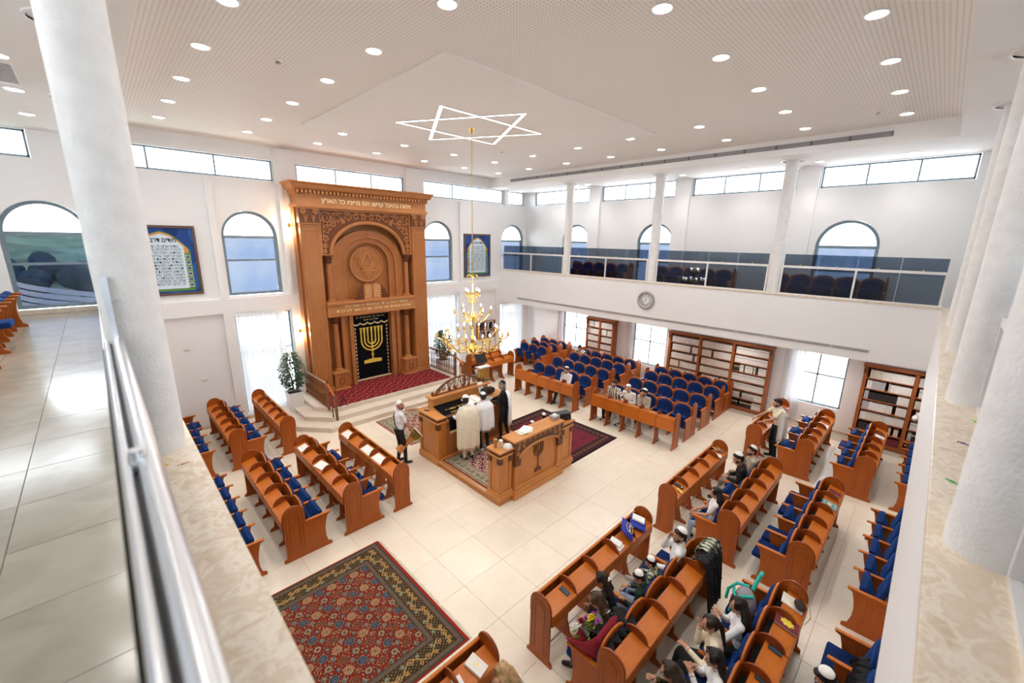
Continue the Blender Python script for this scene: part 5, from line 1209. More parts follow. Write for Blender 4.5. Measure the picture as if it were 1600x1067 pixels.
for s in (0, 1):
    x = 12.63; z = 1.222 + .42 * s
    while x < 13.62:
        w = R_.uniform(.04, .07); ci = R_.choice([5, 5, 3, 0, 2, 1]); h = R_.uniform(.24, .34)
        tag(MB().box(0, w * .95, 0, .15, 0, h).build('book', bk_cols[ci], loc=(x, YF - .27, z)), '%s upright book, %s from the left on the %s shelf of the small wall rack' % (['white', 'ivory', 'black', 'grey', 'blue', 'maroon'][ci], ORD[int((x - 12.63) / .055)], ['lower', 'upper'][s]), 'book', 'books on the wall rack'); x += w + (.01 if R_.random() < .8 else .12)
# ================================================================ SMALL THINGS ON DESKS AND LEDGES
def on_desk(x, y, rear, s=0):  # height of lid at distance y-rear from rear edge
    return .866 + (y - rear) * .269
def book(lab, x, y, z, rz, w=.15, l=.21, h=.03, col='paper', tilt=0, cover=None, emb=None, cat='book', name='prayer_book'):
    t = empty(name, lab, cat, (x, y, z), rz); t.rotation_euler = (tilt, 0, rz)
    MB().rbox(-w / 2, w / 2, -l / 2, l / 2, 0, h * .18, .002).build('back_cover', M[cover or col], t); MB().box(-w / 2 + .006, w / 2 - .004, -l / 2 + .005, l / 2 - .005, h * .18, h * .84).build('page_block', M['cream_paper'] if col != 'paper' else M['paper'], t); MB().rbox(-w / 2, w / 2, -l / 2, l / 2, h * .84, h, .002).build('front_cover', M[cover or col], t)
    if emb:
        q = MB()
        for a, b, c, d in ((-.35, .35, .34, .37), (-.35, .35, -.37, -.34), (-.35, -.31, -.37, .37), (.31, .35, -.37, .37), (-.15, .15, -.1, .15)): q.box(a * w, b * w, c * l, d * l, h, h + .001)
        q.build('gilt_frame', M[emb], t)
    return t
M['maroon'] = plain('maroon_leather', (.17, .02, .03), .45, var=.15); M['bluebag'] = plain('blue_velvet_bag', (.01, .03, .36), .6, var=.3, bump=.2); M['tealprint'] = plain('teal_book_cover', (.12, .30, .34), .4, var=.5, scale=30); M['yellowpaint'] = plain('yellow_print', (.85, .68, .08), .4)
TL = .265
def D(rear, d): return rear + d, .868 + d * .269
# lone desk at the bottom
y, z = D(2.93, .14); book('white prayer book with a gold frame on the bottom front desk', 2.52, y, z, .25, .17, .24, .035, tilt=TL, emb='goldpaint'); book('small white card on the bottom front desk beside the book', 2.24, y - .02, z, -.1, .12, .16, .008, tilt=TL, name='card', cat='card')
# desk with bags
y, z = D(2.88, .15)
book('lower of two white prayer books stacked on the desk beside the blue bags', 5.55, y, z, .1, .18, .24, .035, tilt=TL, emb='goldpaint'); book('white prayer book lying on top of another beside the blue bags', 5.56, y + .01, z + .04, .25, .14, .19, .025, tilt=TL)
def bag(lab, x, y, z, rz, tx, lean=TL):
    t = empty('tallit_bag', lab, 'bag', (x, y, z), rz); t.rotation_euler = (lean, 0, rz); m = MB(); n = 8; rings = []
    for k in range(n + 1):
        u = -.19 + .38 * k / n; th = .012 + .03 * math.sin(PI * k / n); rings.append([(u, -.14, -th * .3), (u, -.07, th), (u, .0, th * 1.2), (u, .07, th), (u, .14, -th * .3), (u, .07, -th * .5), (u, -.07, -th * .5)])
    m.loft(rings).xf(Matrix.Translation((0, 0, .03))); m.build('velvet', M['bluebag'], t, True)
    if tx: put_text(tx, .07, M['goldpaint'], 0, .0, .085, t, w=.22, ext=.002, rot=(0, 0, 0)); q = MB(); q.tube([(.13 * math.cos(2 * PI * k / 20), .075 * math.sin(2 * PI * k / 20), .078) for k in range(20)], .005, 4, closed=True); q.build('gold_wreath', M['goldthread'], t)
    return t
bag('blue velvet bag with silver and gold embroidery tilted against the divider', 5.92, 3.05, .99, .5, 'טלית', .75); bag('blue velvet bag lying open under a white book at the desk end', 6.32, y + .02, z + .01, .5, '')
book('white prayer book resting on the open blue bag', 6.33, y + .02, z + .09, .45, .16, .22, .03, tilt=TL)
t = empty('glasses_case', 'dark glasses case lying between the two blue bags', 'case', (6.1, 3.1, .93), .3); MB().rbox(-.035, .035, -.09, .09, 0, .035, .015).build('case_shell', M['black'], t); MB().box(-.03, .03, -.085, .085, .034, .036).build('lid_line', M['vent'], t)
def phone(lab, x, y, z, rz, tilt=TL):
    t = empty('phone', lab, 'phone', (x, y, z), rz); t.rotation_euler = (tilt, 0, rz); MB().rbox(-.038, .038, -.078, .078, 0, .01, .004).build('body', M['black'], t); MB().box(-.034, .034, -.072, .072, .0101, .0106).build('screen', plain('phone_glass', (.05, .09, .14), .1), t)
phone('black phone lying on the near end of the desk with blue bags', 4.17, y, z, .1)
# pew J desk
y, z = D(.47, .14)
book('maroon book with a yellow star print on the desk behind the women', 5.92, y, z, .1, .22, .28, .03, cover='maroon', tilt=TL); t = MB()
ps = []
for k in range(16): r = (.085 if k % 2 else .062); a = 2 * PI * k / 16; ps.append((r * .85 * math.cos(a), r * 1.1 * math.sin(a)))
t.prism(ps, .0305, .032, 'z'); t.build('yellow_emblem', M['yellowpaint'], bpy.data.objects[[o.name for o in bpy.data.objects if o.name.startswith('prayer_book')][-1]])
phone('black phone on the middle of the desk behind the women', 5.38, y, z, .1); phone('black phone on the desk nearest the bottom edge', 4.84, y, z, .05)
book('white and gold booklet at the far end of the desk behind the women', 6.38, y + .03, z, .1, .22, .27, .015, tilt=TL, emb='goldpaint')
t = empty('fabric_pouch', 'dark brown cloth pouch with a cord on the white booklet', 'bag', (6.36, y - .05, z + .0), .2); t.rotation_euler = (TL, 0, .2); MB().ball((0, 0, .05), (.11, .08, .035), 12, 8).build('pouch', plain('dark_pouch', (.04, .022, .018), .8, var=.3), t, True); MB().tube([(.05, -.06, .05), (.12, -.14, .01), (.09, -.2, -.1), (.14, -.22, -.2), (.1, -.2, -.28)], .005, 5).build('cord', M['cream_paper'], t, True)
# desk D
y, z = D(2.90, .14)
book('maroon and yellow book at the far end of the long-haired woman\'s desk', 10.34, y + .04, z + .01, .9, .2, .25, .03, cover='maroon', tilt=TL, emb='yellowpaint'); book('white booklet under the maroon book at the desk end', 10.05, y - .02, z, .4, .16, .22, .012, tilt=TL)
t = empty('pencil_case', 'black striped case on the desk before the long-haired woman', 'case', (8.06, y + .03, z + .002), .1); t.rotation_euler = (TL, 0, .1); MB().rbox(-.04, .04, -.1, .1, 0, .025, .008).build('case_body', M['black'], t); MB().box(-.03, .03, -.08, -.05, .025, .027).build('stripe', M['vent'], t)
t = empty('yellow_marker', 'small yellow wrapper on the desk before the long-haired woman', 'wrapper', (7.92, y - .05, z), -.3); t.rotation_euler = (TL, 0, -.3); MB().rbox(-.02, .02, -.06, .06, 0, .015, .006).build('wrapper_body', M['yellowpaint'], t); MB().box(-.024, .024, -.075, -.06, .002, .01).build('crimped_end', M['goldpaint'], t)
# pew I desk
y, z = D(.58, .14); book('maroon book on the desk of the empty four-seat pew', 10.2, y, z, 0, .15, .21, .025, cover='maroon', tilt=TL); book('teal illustrated book on the desk of the empty pew', 9.63, y, z, .05, .24, .26, .02, cover='tealprint', tilt=TL, emb='goldpaint')
# left desks (facing +X: lid rises toward +X)
def lbook(lab, x_rear, d, y, w=.15, l=.2, h=.02, rz=0, **k): t = book(lab, x_rear + d, y, .868 + d * .269, 0, w, l, h, **k); t.rotation_euler = (0, -TL, rz); return t
lbook('white paper sheet on the far cell of the papered front desk', 3.88, .13, 10.08, .2, .42, .006, name='paper', cat='paper'); lbook('white paper sheet on the middle cell of the papered front desk', 3.88, .13, 8.95, .2, .44, .006, name='paper', cat='paper'); lbook('white paper sheet on the fourth cell of the papered front desk', 3.88, .13, 8.38, .2, .44, .006, name='paper', cat='paper')
lbook('white open booklet on the far cell of the pew behind the papered desk', 2.78, .13, 10.08, .2, .3, .02); lbook('open grey and white book on the third cell of that left pew', 2.78, .14, 8.95, .2, .32, .03, rz=.2)
t = book('white booklet lying on the flipped-down blue seat of the left pew', 3.52, 8.92, .50, .3, .2, .28, .015, name='booklet')
y, z = D(.22, .14); book('white paper on the desk before the rightmost bookcase', 14.4, y, z, .1, .3, .2, .01, tilt=TL, name='paper', cat='paper'); y, z = D(1.42, .14); book('white sheet on the desk behind the standing man', 14.1, y, z, 0, .3, .22, .006, tilt=TL, name='paper', cat='paper')
y, z = D(2.6, .14); book('maroon prayer book at the far end of the desk the standing man leans on', 14.75, y, z, .5, .2, .26, .03, cover='maroon', tilt=TL)
# candy wrappers on the marble ledges
def wrapper(lab, x, y, rz, col): 
    t = empty('candy_wrapper', lab, 'wrapper', (x, y, 4.501), rz); m = plain(col[0], col[1], .35); MB().rbox(-.013, .013, -.008, .008, 0, .008, .003).build('wrapper_body', m, t)
    for s in (-1, 1): MB().prism([(s * .013, 0), (s * .03, .012), (s * .03, -.012)][::s], 0, .004, 'z').build('twist', m, t)
wrapper('orange and yellow candy wrapper on the left marble ledge by the column', .10, 3.16, .6, ('yellow_foil', (.85, .55, .02))); wrapper('clear pinkish candy wrapper on the left marble ledge', .20, 3.12, .2, ('pink_foil', (.75, .55, .50)))
wrapper('lime green candy wrapper at the foot of the second column', 5.0, -.42, .3, ('lime_foil', (.25, .65, .05))); wrapper('purple candy wrapper on the back marble ledge', 4.35, -.34, 1.2, ('purple_foil', (.16, .05, .28))); wrapper('bright green foil wrapper on the back marble ledge near the big column', 3.55, -.28, .8, ('green_foil', (.02, .45, .10)))
t = empty('dome_camera', 'white security camera fixed to the lower edge of the back gallery front', 'camera', (10.35, BY - .02, 2.93)); MB().lathe([(.001, 0), (.06, 0), (.06, -.04), (.001, -.04)], n=16).build('base', M['whitemetal'], t, True); o = MB().ball((0, 0, 0), (.11, .055, .055), 12, 8); o.xf(Matrix.Translation((-.03, .05, -.09))); o.build('housing', M['whitemetal'], t, True); MB().lathe([(.001, 0), (.025, 0)], (-.135, .05, -.09), 8).build('lens', M['black'], t)
for k, (x, z) in enumerate(((1.55, 2.55), (1.85, 1.55))): t = empty('wall_socket_plate', 'small white socket plate in the left wall niche, ' + ('upper one' if k == 0 else 'lower one'), 'socket', (x, YF, z)); MB().rbox(-.09, .09, -.012, 0, -.045, .045, .006).build('plate', M['whitemetal'], t); MB().box(-.06, -.01, -.014, -.012, -.025, .025).build('socket_face', M['vent_l'], t); MB().box(.01, .06, -.014, -.012, -.025, .025).build('switch_face', M['vent_l'], t)
# coats over the pew end, backpack, bouquet
def drape(name, lab, cat, mat, x0, x1, yb, zt, front, back, seed, wob=.02):
    t = empty(name, lab, cat, (0, 0, 0)); r = random.Random(seed); n = 26; prof = [(yb + .10 + .02 * math.sin(k), zt - front * (1 - k / 6)) for k in range(6)] + [(yb + .07, zt + .012), (yb, zt + .035), (yb - .07, zt + .012)] + [(yb - .10 - .012 * k, zt - back * k / 8) for k in range(1, 9)]
    rings = []
    for j, (y, z) in enumerate(prof):
        rings.append([(x0 + (x1 - x0) * k / n + .02 * math.sin(j * .7 + k * .3), y + wob * math.sin(k * 1.1 + .2 * j) * (1 if 5 < j < 9 else 1.5), z + .015 * math.sin(k * .8 + seed) * (1 if z < zt - .05 else .2)) for k in range(n + 1)])
    m = MB().loft(rings, open_ring=True, caps=False); o = m.build('garment', mat, t, True); s = o.modifiers.new('s', 'SOLIDIFY'); s.thickness = .012; return t
def plaid():
    t = NT('plaid_flannel'); t.set(.9, 0, .1); tc = t.n('ShaderNodeTexCoord'); sp = t.n('ShaderNodeSeparateXYZ'); t.l(tc.outputs['Object'], sp.inputs[0]); outs = []
    for ax, f in (('X', 75), ('Z', 75)):
        m = t.n('ShaderNodeMath', operation='MULTIPLY'); m.inputs[1].default_value = f; t.l(sp.outputs[ax], m.inputs[0]); s_ = t.n('ShaderNodeMath', operation='SINE'); t.l(m.outputs[0], s_.inputs[0]); g = t.n('ShaderNodeMath', operation='GREATER_THAN'); g.inputs[1].default_value = .25; t.l(s_.outputs[0], g.inputs[0]); outs.append(g.outputs[0])
    a = t.n('ShaderNodeMath', operation='ADD'); t.l(outs[0], a.inputs[0]); t.l(outs[1], a.inputs[1]); d = t.n('ShaderNodeMath', operation='MULTIPLY'); d.inputs[1].default_value = .5; t.l(a.outputs[0], d.inputs[0])
    t.l(t.ramp(d.outputs[0], [(.2, (.55, .55, .45)), (.5, (.12, .15, .10)), (.9, (.02, .03, .02))]), t.b.inputs['Base Color']); return t.m
M['plaid'] = plaid()
drape('plaid_shirt', 'green and white plaid shirt hung over the far end of the crowded pew', 'shirt', M['plaid'], 6.26, 6.64, 1.86, 1.10, .12, .62, 2); drape('black_coat', 'black coat hung over the crowded pew beside the plaid shirt', 'coat', M['blackcloth'], 6.02, 6.5, 1.80, 1.065, .05, .8, 5)
def backpack():
    t = empty('backpack', 'teal, maroon and grey backpack on the seat beside the dark-haired woman', 'bag', (6.05, 1.15, .50), .5); g = plain('bag_grey', (.28, .27, .31), .8, var=.15); te = plain('bag_teal', (.02, .48, .40), .7); mr = plain('bag_maroon', (.14, .02, .045), .8)
    o = MB().ball((0, 0, .24), (.20, .15, .27), 16, 12); o.build('main_bag', g, t, True); MB().ball((0, .09, .22), (.15, .10, .18), 14, 10).build('front_pocket', mr, t, True)
    for x in (-.10, .10): MB().tube([(x, -.06, .48), (x * 1.3, .1, .47), (x * 1.4, .2, .34), (x * 1.2, .22, .18)], .022, 6).build('strap', te, t, True)
    MB().tube([(-.12, .13, .38), (0, .17, .42), (.12, .13, .38)], .02, 6).build('trim_band', te, t, True); MB().tube([(.08, -.1, .45), (.2, -.2, .62), (.3, -.26, .6)], .03, 6).build('loose_strap', te, t, True)
backpack()
def bouquet():
    t = empty('bouquet', 'bouquet of white, yellow and purple flowers in dark red paper', 'bouquet', (4.0, 2.40, .86), .2); t.scale = (1.45, 1.45, 1.45); r = random.Random(4)
    rings = []
    for k in range(6):
        u = k / 5; n = 24; rings.append([((.04 + .22 * u + .02 * (j % 2)) * math.cos(2 * PI * j / n), (.04 + .20 * u + .02 * (j % 2)) * math.sin(2 * PI * j / n), -.34 + .36 * u + .03 * u * math.sin(3 * 2 * PI * j / n)) for j in range(n)])
    Mx = Matrix.Rotation(-.75, 4, 'X') @ Matrix.Rotation(.25, 4, 'Y'); w = MB().loft(rings, caps=False); w.xf(Mx); o = w.build('paper_wrap', plain('wrap_paper', (.30, .012, .03), .7, var=.12), t, True); s = o.modifiers.new('s', 'SOLIDIFY'); s.thickness = .004
    cols = {'white': (.85, .84, .80), 'yellow': (.80, .68, .03), 'purple': (.45, .03, .45), 'maroon': (.22, .01, .03), 'green': (.12, .30, .03)}
    for i, (x, y, c, R) in enumerate(((-.10, .10, 'white', .07), (.02, -.02, 'yellow', .075), (.08, -.13, 'white', .075), (.12, .03, 'purple', .06), (.02, .12, 'maroon', .06), (-.08, -.04, 'green', .045), (.13, -.05, 'white', .055), (-.05, -.14, 'purple', .04), (.10, .12, 'purple', .045))):
        m = MB(); cz = .04 + R * .3
        for lay in range(3):
            for k in range(14):
                a = 2 * PI * k / 14 + lay * .2; q = R * (1 - .25 * lay); P = Vector((x, y, cz + .012 * lay)); d = Vector((math.cos(a), math.sin(a), .25 + .45 * lay)).normalized(); s_ = Vector((-math.sin(a), math.cos(a), 0)) * R * .16
                m.add([P, P + d * q * .6 + s_, P + d * q, P + d * q * .6 - s_], [(0, 1, 2, 3)])
        m.ball((x, y, cz + .02), R * .3, 8, 5); m.xf(Mx); m.build('flower', plain('petal_' + c, cols[c], .6, var=.1), t)
    g = MB()
    for k in range(30): a = r.uniform(0, 6.28); q = r.uniform(.05, .2); P = Vector((q * math.cos(a), q * math.sin(a), r.uniform(-.02, .05))); g.ball(P, (.03, .014, .006), 5, 3, M=Matrix.Rotation(a, 3, 'Z'))
    g.xf(Mx); g.build('greenery', plain('petal_green', cols['green'], .6), t)
bouquet()
t = empty('black_bag', 'black shoulder bag on the near armrest under the bouquet', 'bag', (3.98, 2.3, .50), .1); MB().rbox(-.16, .16, -.12, .14, 0, .26, .06).build('bag_body', M['blackcloth'], t, True); MB().tube([(-.15, .1, .2), (-.2, .2, .0), (-.12, .22, -.15), (-.02, .2, -.05)], .012, 6).build('bag_strap', M['blackcloth'], t, True)
# ================================================================ PEOPLE
def ik(a, b, l1, l2, hint):
    a, b = Vector(a), Vector(b); d = b - a; L = min(d.length, (l1 + l2) * .995); L = max(L, abs(l1 - l2) + .02); u = d.normalized(); h = Vector(hint) - u * Vector(hint).dot(u)
    if h.length < 1e-4: h = u.orthogonal()
    h.normalize(); c = (l1 * l1 + L * L - l2 * l2) / (2 * L); s = math.sqrt(max(0, l1 * l1 - c * c)); return a + u * c + h * s, a + u * L
hairm = {}
def hair_mat(k):
    cols = {'black': (.012, .010, .010), 'dark': (.028, .017, .012), 'brown': (.06, .032, .018), 'blond': (.42, .27, .13), 'grey': (.22, .21, .20)}
    if k not in hairm:
        t = NT(k + '_hair'); t.set(.5, 0, .3); c = cols[k]; t.l(t.ramp(t.noise(30, 4, stretch=(1, 1, .12)), [(.3, tuple(x * .6 for x in c)), (.7, tuple(min(1, x * 1.5) for x in c))]), t.b.inputs['Base Color']); hairm[k] = t.m
    return hairm[k]
_vox_cache = []
def voxelise(mb, size, name, smooth_it=3):
    me = bpy.data.meshes.new('tmp'); me.from_pydata(mb.v, [], mb.f); me.update(); o = bpy.data.objects.new('tmp', me); C.objects.link(o)
    m = o.modifiers.new('r', 'REMESH'); m.mode = 'VOXEL'; m.voxel_size = size
    s = o.modifiers.new('s', 'SMOOTH'); s.factor = .5; s.iterations = smooth_it
    out = bpy.data.meshes.new_from_object(o.evaluated_get(bpy.context.evaluated_depsgraph_get())); out.name = name; bpy.data.objects.remove(o); bpy.data.meshes.remove(me); return out
def cap(mb, a, b, r0, r1, n=12, mi=0, flat=1.0):
    a, b = Vector(a), Vector(b); L = (b - a).length; m = max(3, int(L / .03)); P = []; Rr = []
    u = (b - a).normalized() if L > 1e-6 else Vector((0, 0, 1))
    for t in (1.0, .7, .35): P.append(a - u * r0 * math.sin(t * PI / 2)); Rr.append(max(.002, r0 * math.cos(t * PI / 2)))
    for k in range(m + 1): P.append(a + (b - a) * k / m); Rr.append(r0 + (r1 - r0) * k / m)
    for t in (.35, .7, 1.0): P.append(b + u * r1 * math.sin(t * PI / 2)); Rr.append(max(.002, r1 * math.cos(t * PI / 2)))
    mb.tube(P, Rr, n, mi=mi)
def person(label, x, y, z0, rz, h=1.75, sit=False, lean=.05, look=(0, 0), lh=None, rh=None, lf=None, rf=None, top='white', sleeve='long', bottom='jeans', shoes='shoe', skin='skin', hair=('short', 'dark'), kippah=None, beard=None, female=False, group=None, vox=.0135, seat=.50, hipshift=(0, 0), tallit=None, extra=None, side=0, skirt=False):
    """local frame: +Y forward, +X the person's right; hands and feet given in the local frame, metres"""
    s = h / 1.75; t = empty('person', label, 'person', (x, y, z0), rz, group); mats = [M[top], M[bottom], M[skin], M[shoes], M['eyewhite'], M['lip'], M['eyedark']]
    TOP, BOT, SK, SH = 0, 1, 2, 3; mb = MB(); w = .92 if female else 1.0
    hz = (seat + .09) if sit else .95 * s
    hip = Vector((hipshift[0], hipshift[1], hz)); cl, sl = math.cos(lean), math.sin(lean)
    def T(dx, dy, dz): return hip + Vector((dx * s + dz * s * math.sin(side), dy * s * cl + dz * s * sl, -dy * s * sl + dz * s * cl))
    sh = {q: T(q * .185 * w, 0, .48) for q in (-1, 1)}; nb = T(0, -.01, .53); hd = nb + Vector((.02 * math.sin(look[0]), .035 * s + .06 * s * max(0, math.sin(-look[1])) + .10 * s * sl, .135 * s * math.cos(lean * .7)))
    # torso
    E = lambda c, r, mi, rot=0: mb.ball(c, tuple(q * s for q in r), 20, 14, mi, M=Matrix.Rotation(-rot, 3, 'X'))
    E(T(0, 0, .0), (.165 * w, .125, .12), BOT); E(T(0, .0, .14), (.15 * w, .11, .15), TOP, lean); E(T(0, .005, .32), (.175 * w, .118, .19), TOP, lean); E(T(0, -.01, .42), (.165 * w, .10, .11), TOP, lean)
    cap(mb, sh[-1], sh[1], .062 * s, .062 * s, mi=TOP); cap(mb, T(0, -.01, .47), T(0, -.01, .53), .085 * s, .065 * s, mi=TOP)
    if female:
        for q in (-1, 1): E(T(q * .075, .085, .34), (.062, .055, .062), TOP)
    cap(mb, nb - Vector((0, 0, .02)), hd - Vector((0, .01, .06)) * s, .052 * s * w, .05 * s * w, mi=SK)
    # head in its own frame
    RH = Matrix.Rotation(look[0], 3, 'Z') @ Matrix.Rotation(look[1], 3, 'X')
    Hh = lambda p: hd + RH @ (Vector(p) * s * 1.0)
    HB = lambda p, r, mi, n=16, m=12: mb.ball(Hh(p), tuple(q * s for q in r), n, m, mi, M=RH)
    HB((0, -.012, .022), (.077, .097, .098), SK, 20, 14); HB((0, .02, -.035), (.062, .072, .078), SK); HB((0, .058, -.085), (.034, .03, .028), SK); HB((0, .068, .018), (.052, .028, .03), SK)
    cap(mb, Hh((0, .088, .018)), Hh((0, .108, -.022)), .010 * s, .016 * s, 8, SK)
    for q in (-1, 1): HB((q * .078, -.008, -.008), (.011, .024, .034), SK, 10, 8); HB((q * .018, .098, -.025), (.010, .012, .009), SK, 8, 6)
    # arms
    fingers = MB()
    for q, tgt in ((-1, lh), (1, rh)):
        tgt = Vector(tgt) if tgt is not None else Vector((q * .26, .06, .52 * s + (0 if not sit else 0)))
        el, wr = ik(sh[q], tgt, .29 * s, .26 * s, (q * .7, -.8, -.7)); a = (sh[q] + (el - sh[q]) * .62)
        if sleeve == 'long': cap(mb, sh[q], el, .058 * s, .047 * s, mi=TOP); cap(mb, el, wr, .047 * s, .037 * s, mi=TOP)
        else: cap(mb, sh[q], a, .060 * s, .056 * s, mi=TOP); cap(mb, a, el, .043 * s, .038 * s, mi=SK); cap(mb, el, wr, .040 * s, .028 * s, mi=SK)
        d = (wr - el).normalized(); side_ = d.cross(Vector((0, 0, 1))); side_ = side_.normalized() if side_.length > .1 else Vector((q, 0, 0)); nrm = side_.cross(d).normalized()
        mp = Matrix((side_, d, nrm)).transposed(); pc = wr + d * .05 * s; mb.ball(pc, (.038 * s, .05 * s, .017 * s), 12, 8, SK, M=mp); cap(mb, wr - d * .02, wr + d * .02 * s, .027 * s, .026 * s, mi=SK)
        for k in range(4):
            b0 = pc + d * .035 * s + side_ * (k - 1.5) * .018 * s; L = (.062, .072, .068, .052)[k] * s; c1 = b0 + (d * .8 - nrm * .45).normalized() * L * .55; c2 = c1 + (d * .35 - nrm * .9).normalized() * L * .5
            fingers.tube([b0 - d * .012, b0, c1, c2], [.0095 * s, .0095 * s, .0085 * s, .0065 * s], 6)
        th0 = wr + d * .02 * s - side_ * q * .025 * s; fingers.tube([th0, th0 + (d * .5 - side_ * q * .7).normalized() * .035 * s, th0 + (d * .9 - side_ * q * .4 - nrm * .3).normalized() * .068 * s], [.012 * s, .010 * s, .007 * s], 6)
    # legs
    for q, f in ((-1, lf), (1, rf)):
        hj = hip + Vector((q * .095 * s, .0, -.01)); f = Vector(f) if f is not None else (Vector((q * .11, .46 * s, .08)) if sit else Vector((q * .11, .0, .08)))
        kn, an = ik(hj, f, .44 * s, .43 * s, (q * .25, 1, .6 if sit else .0)); cap(mb, hj, kn, .088 * s * w, .062 * s, mi=BOT); cap(mb, kn, an, .060 * s, .045 * s, mi=BOT)
        fd = Vector((q * .15, 1, 0)).normalized(); fl = Vector((an.x, an.y, max(.04, an.z - .045)))
        cap(mb, fl - fd * .05 * s, fl + fd * .15 * s - Vector((0, 0, .008)), .042 * s, .036 * s, mi=SH)
        if skirt and q == 1: pass
    if skirt:
        for k in range(4): mb.ball(hip + Vector((0, .12 * k * s, -.02 - .01 * k)), (.2 * s, .13 * s, .10 * s), 14, 10, BOT)
        cap(mb, hip + Vector((-.1, .40, -.1)), hip + Vector((-.1, .42, -.35)), .11, .12, mi=BOT); cap(mb, hip + Vector((.1, .40, -.1)), hip + Vector((.1, .42, -.35)), .11, .12, mi=BOT)
    me = voxelise(mb, vox * s, 'body'); kd = KDTree(len(mb.v)); vm = [0] * len(mb.v)
    for f, mi in zip(mb.f, mb.m):
        for i in f: vm[i] = mi
    for i, v in enumerate(mb.v): kd.insert(v, i)
    kd.balance(); idx = [vm[kd.find(p.center)[1]] for p in me.polygons]
    # join hands' fingers and eyes to the same mesh
    n0 = len(me.vertices); V = [v.co[:] for v in me.vertices]; F = [tuple(p.vertices) for p in me.polygons]
    fx = MB(); fx.add(V, F, 0); fx.m = idx; fx.add(fingers.v, fingers.f, SK)
    for q in (-1, 1):
        fx.ball(Hh((q * .031, .086, .012)), (.0125 * s, .008 * s, .0085 * s), 8, 6, 4, M=RH); fx.ball(Hh((q * .031, .0925, .012)), (.006 * s, .004 * s, .006 * s), 6, 5, 6, M=RH); fx.ball(Hh((q * .032, .092, .034)), (.019 * s, .006 * s, .0045 * s), 8, 5, 6, M=RH)
    fx.ball(Hh((0, .090, -.056)), (.023 * s, .008 * s, .007 * s), 8, 5, 5, M=RH)
    bpy.data.meshes.remove(me); body = fx.mesh('body', mats, True); inst('body', body, t)
    # hair
    hs, hc = hair
    if hs != 'bald':
        hm = MB(); B2 = lambda p, r, n=18, m=12: hm.ball(Hh(p), tuple(q * s for q in r), n, m, 0, M=RH)
        B2((0, -.026, .036), (.084, .100, .098)); B2((0, -.045, -.01), (.078, .075, .085))
        if hs in ('short', 'shortside'): B2((0, .045, .092), (.060, .045, .028))
        if hs in ('long', 'ponytail', 'loose'):
            for q in (-1, 1): B2((q * .058, .01, .04), (.03, .07, .075))
        if hs == 'long':
            for q, o in ((-1, .0), (-.5, -.03), (0, -.04), (.5, -.03), (1, .0)):
                p0, p1, p2 = Hh((q * .06, -.06 + o * .3, 0)), nb + Vector((q * .10, -.07 + abs(q) * .03, .04)), T(q * .13, -.13 + (abs(q) > .9) * .10, .12); cap(hm, p0, p1, .055 * s, .052 * s); cap(hm, p1, p2, .052 * s, .026 * s)
        if hs == 'loose':
            for q in (-1, 0, 1): p0, p1 = Hh((q * .055, -.055, -.01)), nb + Vector((q * .09, -.07, -.06)); cap(hm, p0, p1, .056 * s, .04 * s)
        if hs == 'ponytail': a = Hh((0, -.12, .02)); cap(hm, a, a + Vector((0, -.04, -.07)), .035 * s, .038 * s); cap(hm, a + Vector((0, -.04, -.07)), T(.02, -.13, .32), .038 * s, .018 * s)
        m2 = voxelise(hm, .013 * s, 'hair', 2)
        for v in m2.vertices:
            c = v.co - hd; a = math.atan2(c.x, c.y); v.co += Vector((c.x, c.y, 0)).normalized() * .0035 * math.sin(a * 22 + c.z * 8) if Vector((c.x, c.y, 0)).length > .01 else Vector((0, 0, 0))
        m2.materials.clear(); m2.materials.append(hair_mat(hc)); m2.polygons.foreach_set('use_smooth', [True] * len(m2.polygons)); inst('hair', m2, t)
    if beard:
        bm2 = MB(); RB = lambda p, r: bm2.ball(Hh(p), tuple(q * s for q in r), 14, 10, 0, M=RH)
        RB((0, .052, -.084), (.040, .036, .030)); 
        for q in (-1, 1): RB((q * .044, .030, -.052), (.020, .040, .036)); RB((q * .016, .092, -.042), (.015, .009, .005))
        bm2.build('beard', hair_mat(beard), t, True)
    if kippah:
        km = MB(); prof = [(.082, 0), (.078, .018), (.066, .034), (.045, .046), (.02, .052), (.001, .053)]; km.lathe([(r * s, z * s) for r, z in prof], n=20, caps=False)
        Mk = Matrix.Translation(Hh((0, -.042, .093))) @ RH.to_4x4() @ Matrix.Rotation(.52, 4, 'X'); km.xf(Mk); k_ = km.build('kippah', M[kippah[0]], t, True)
        rb = MB(); rb.tube([(.083 * s * math.cos(2 * PI * i / 24), .083 * s * math.sin(2 * PI * i / 24), .0) for i in range(24)], .0045, 5, closed=True); rb.xf(Mk); rb.build('rim_band', M[kippah[1]], k_, True)
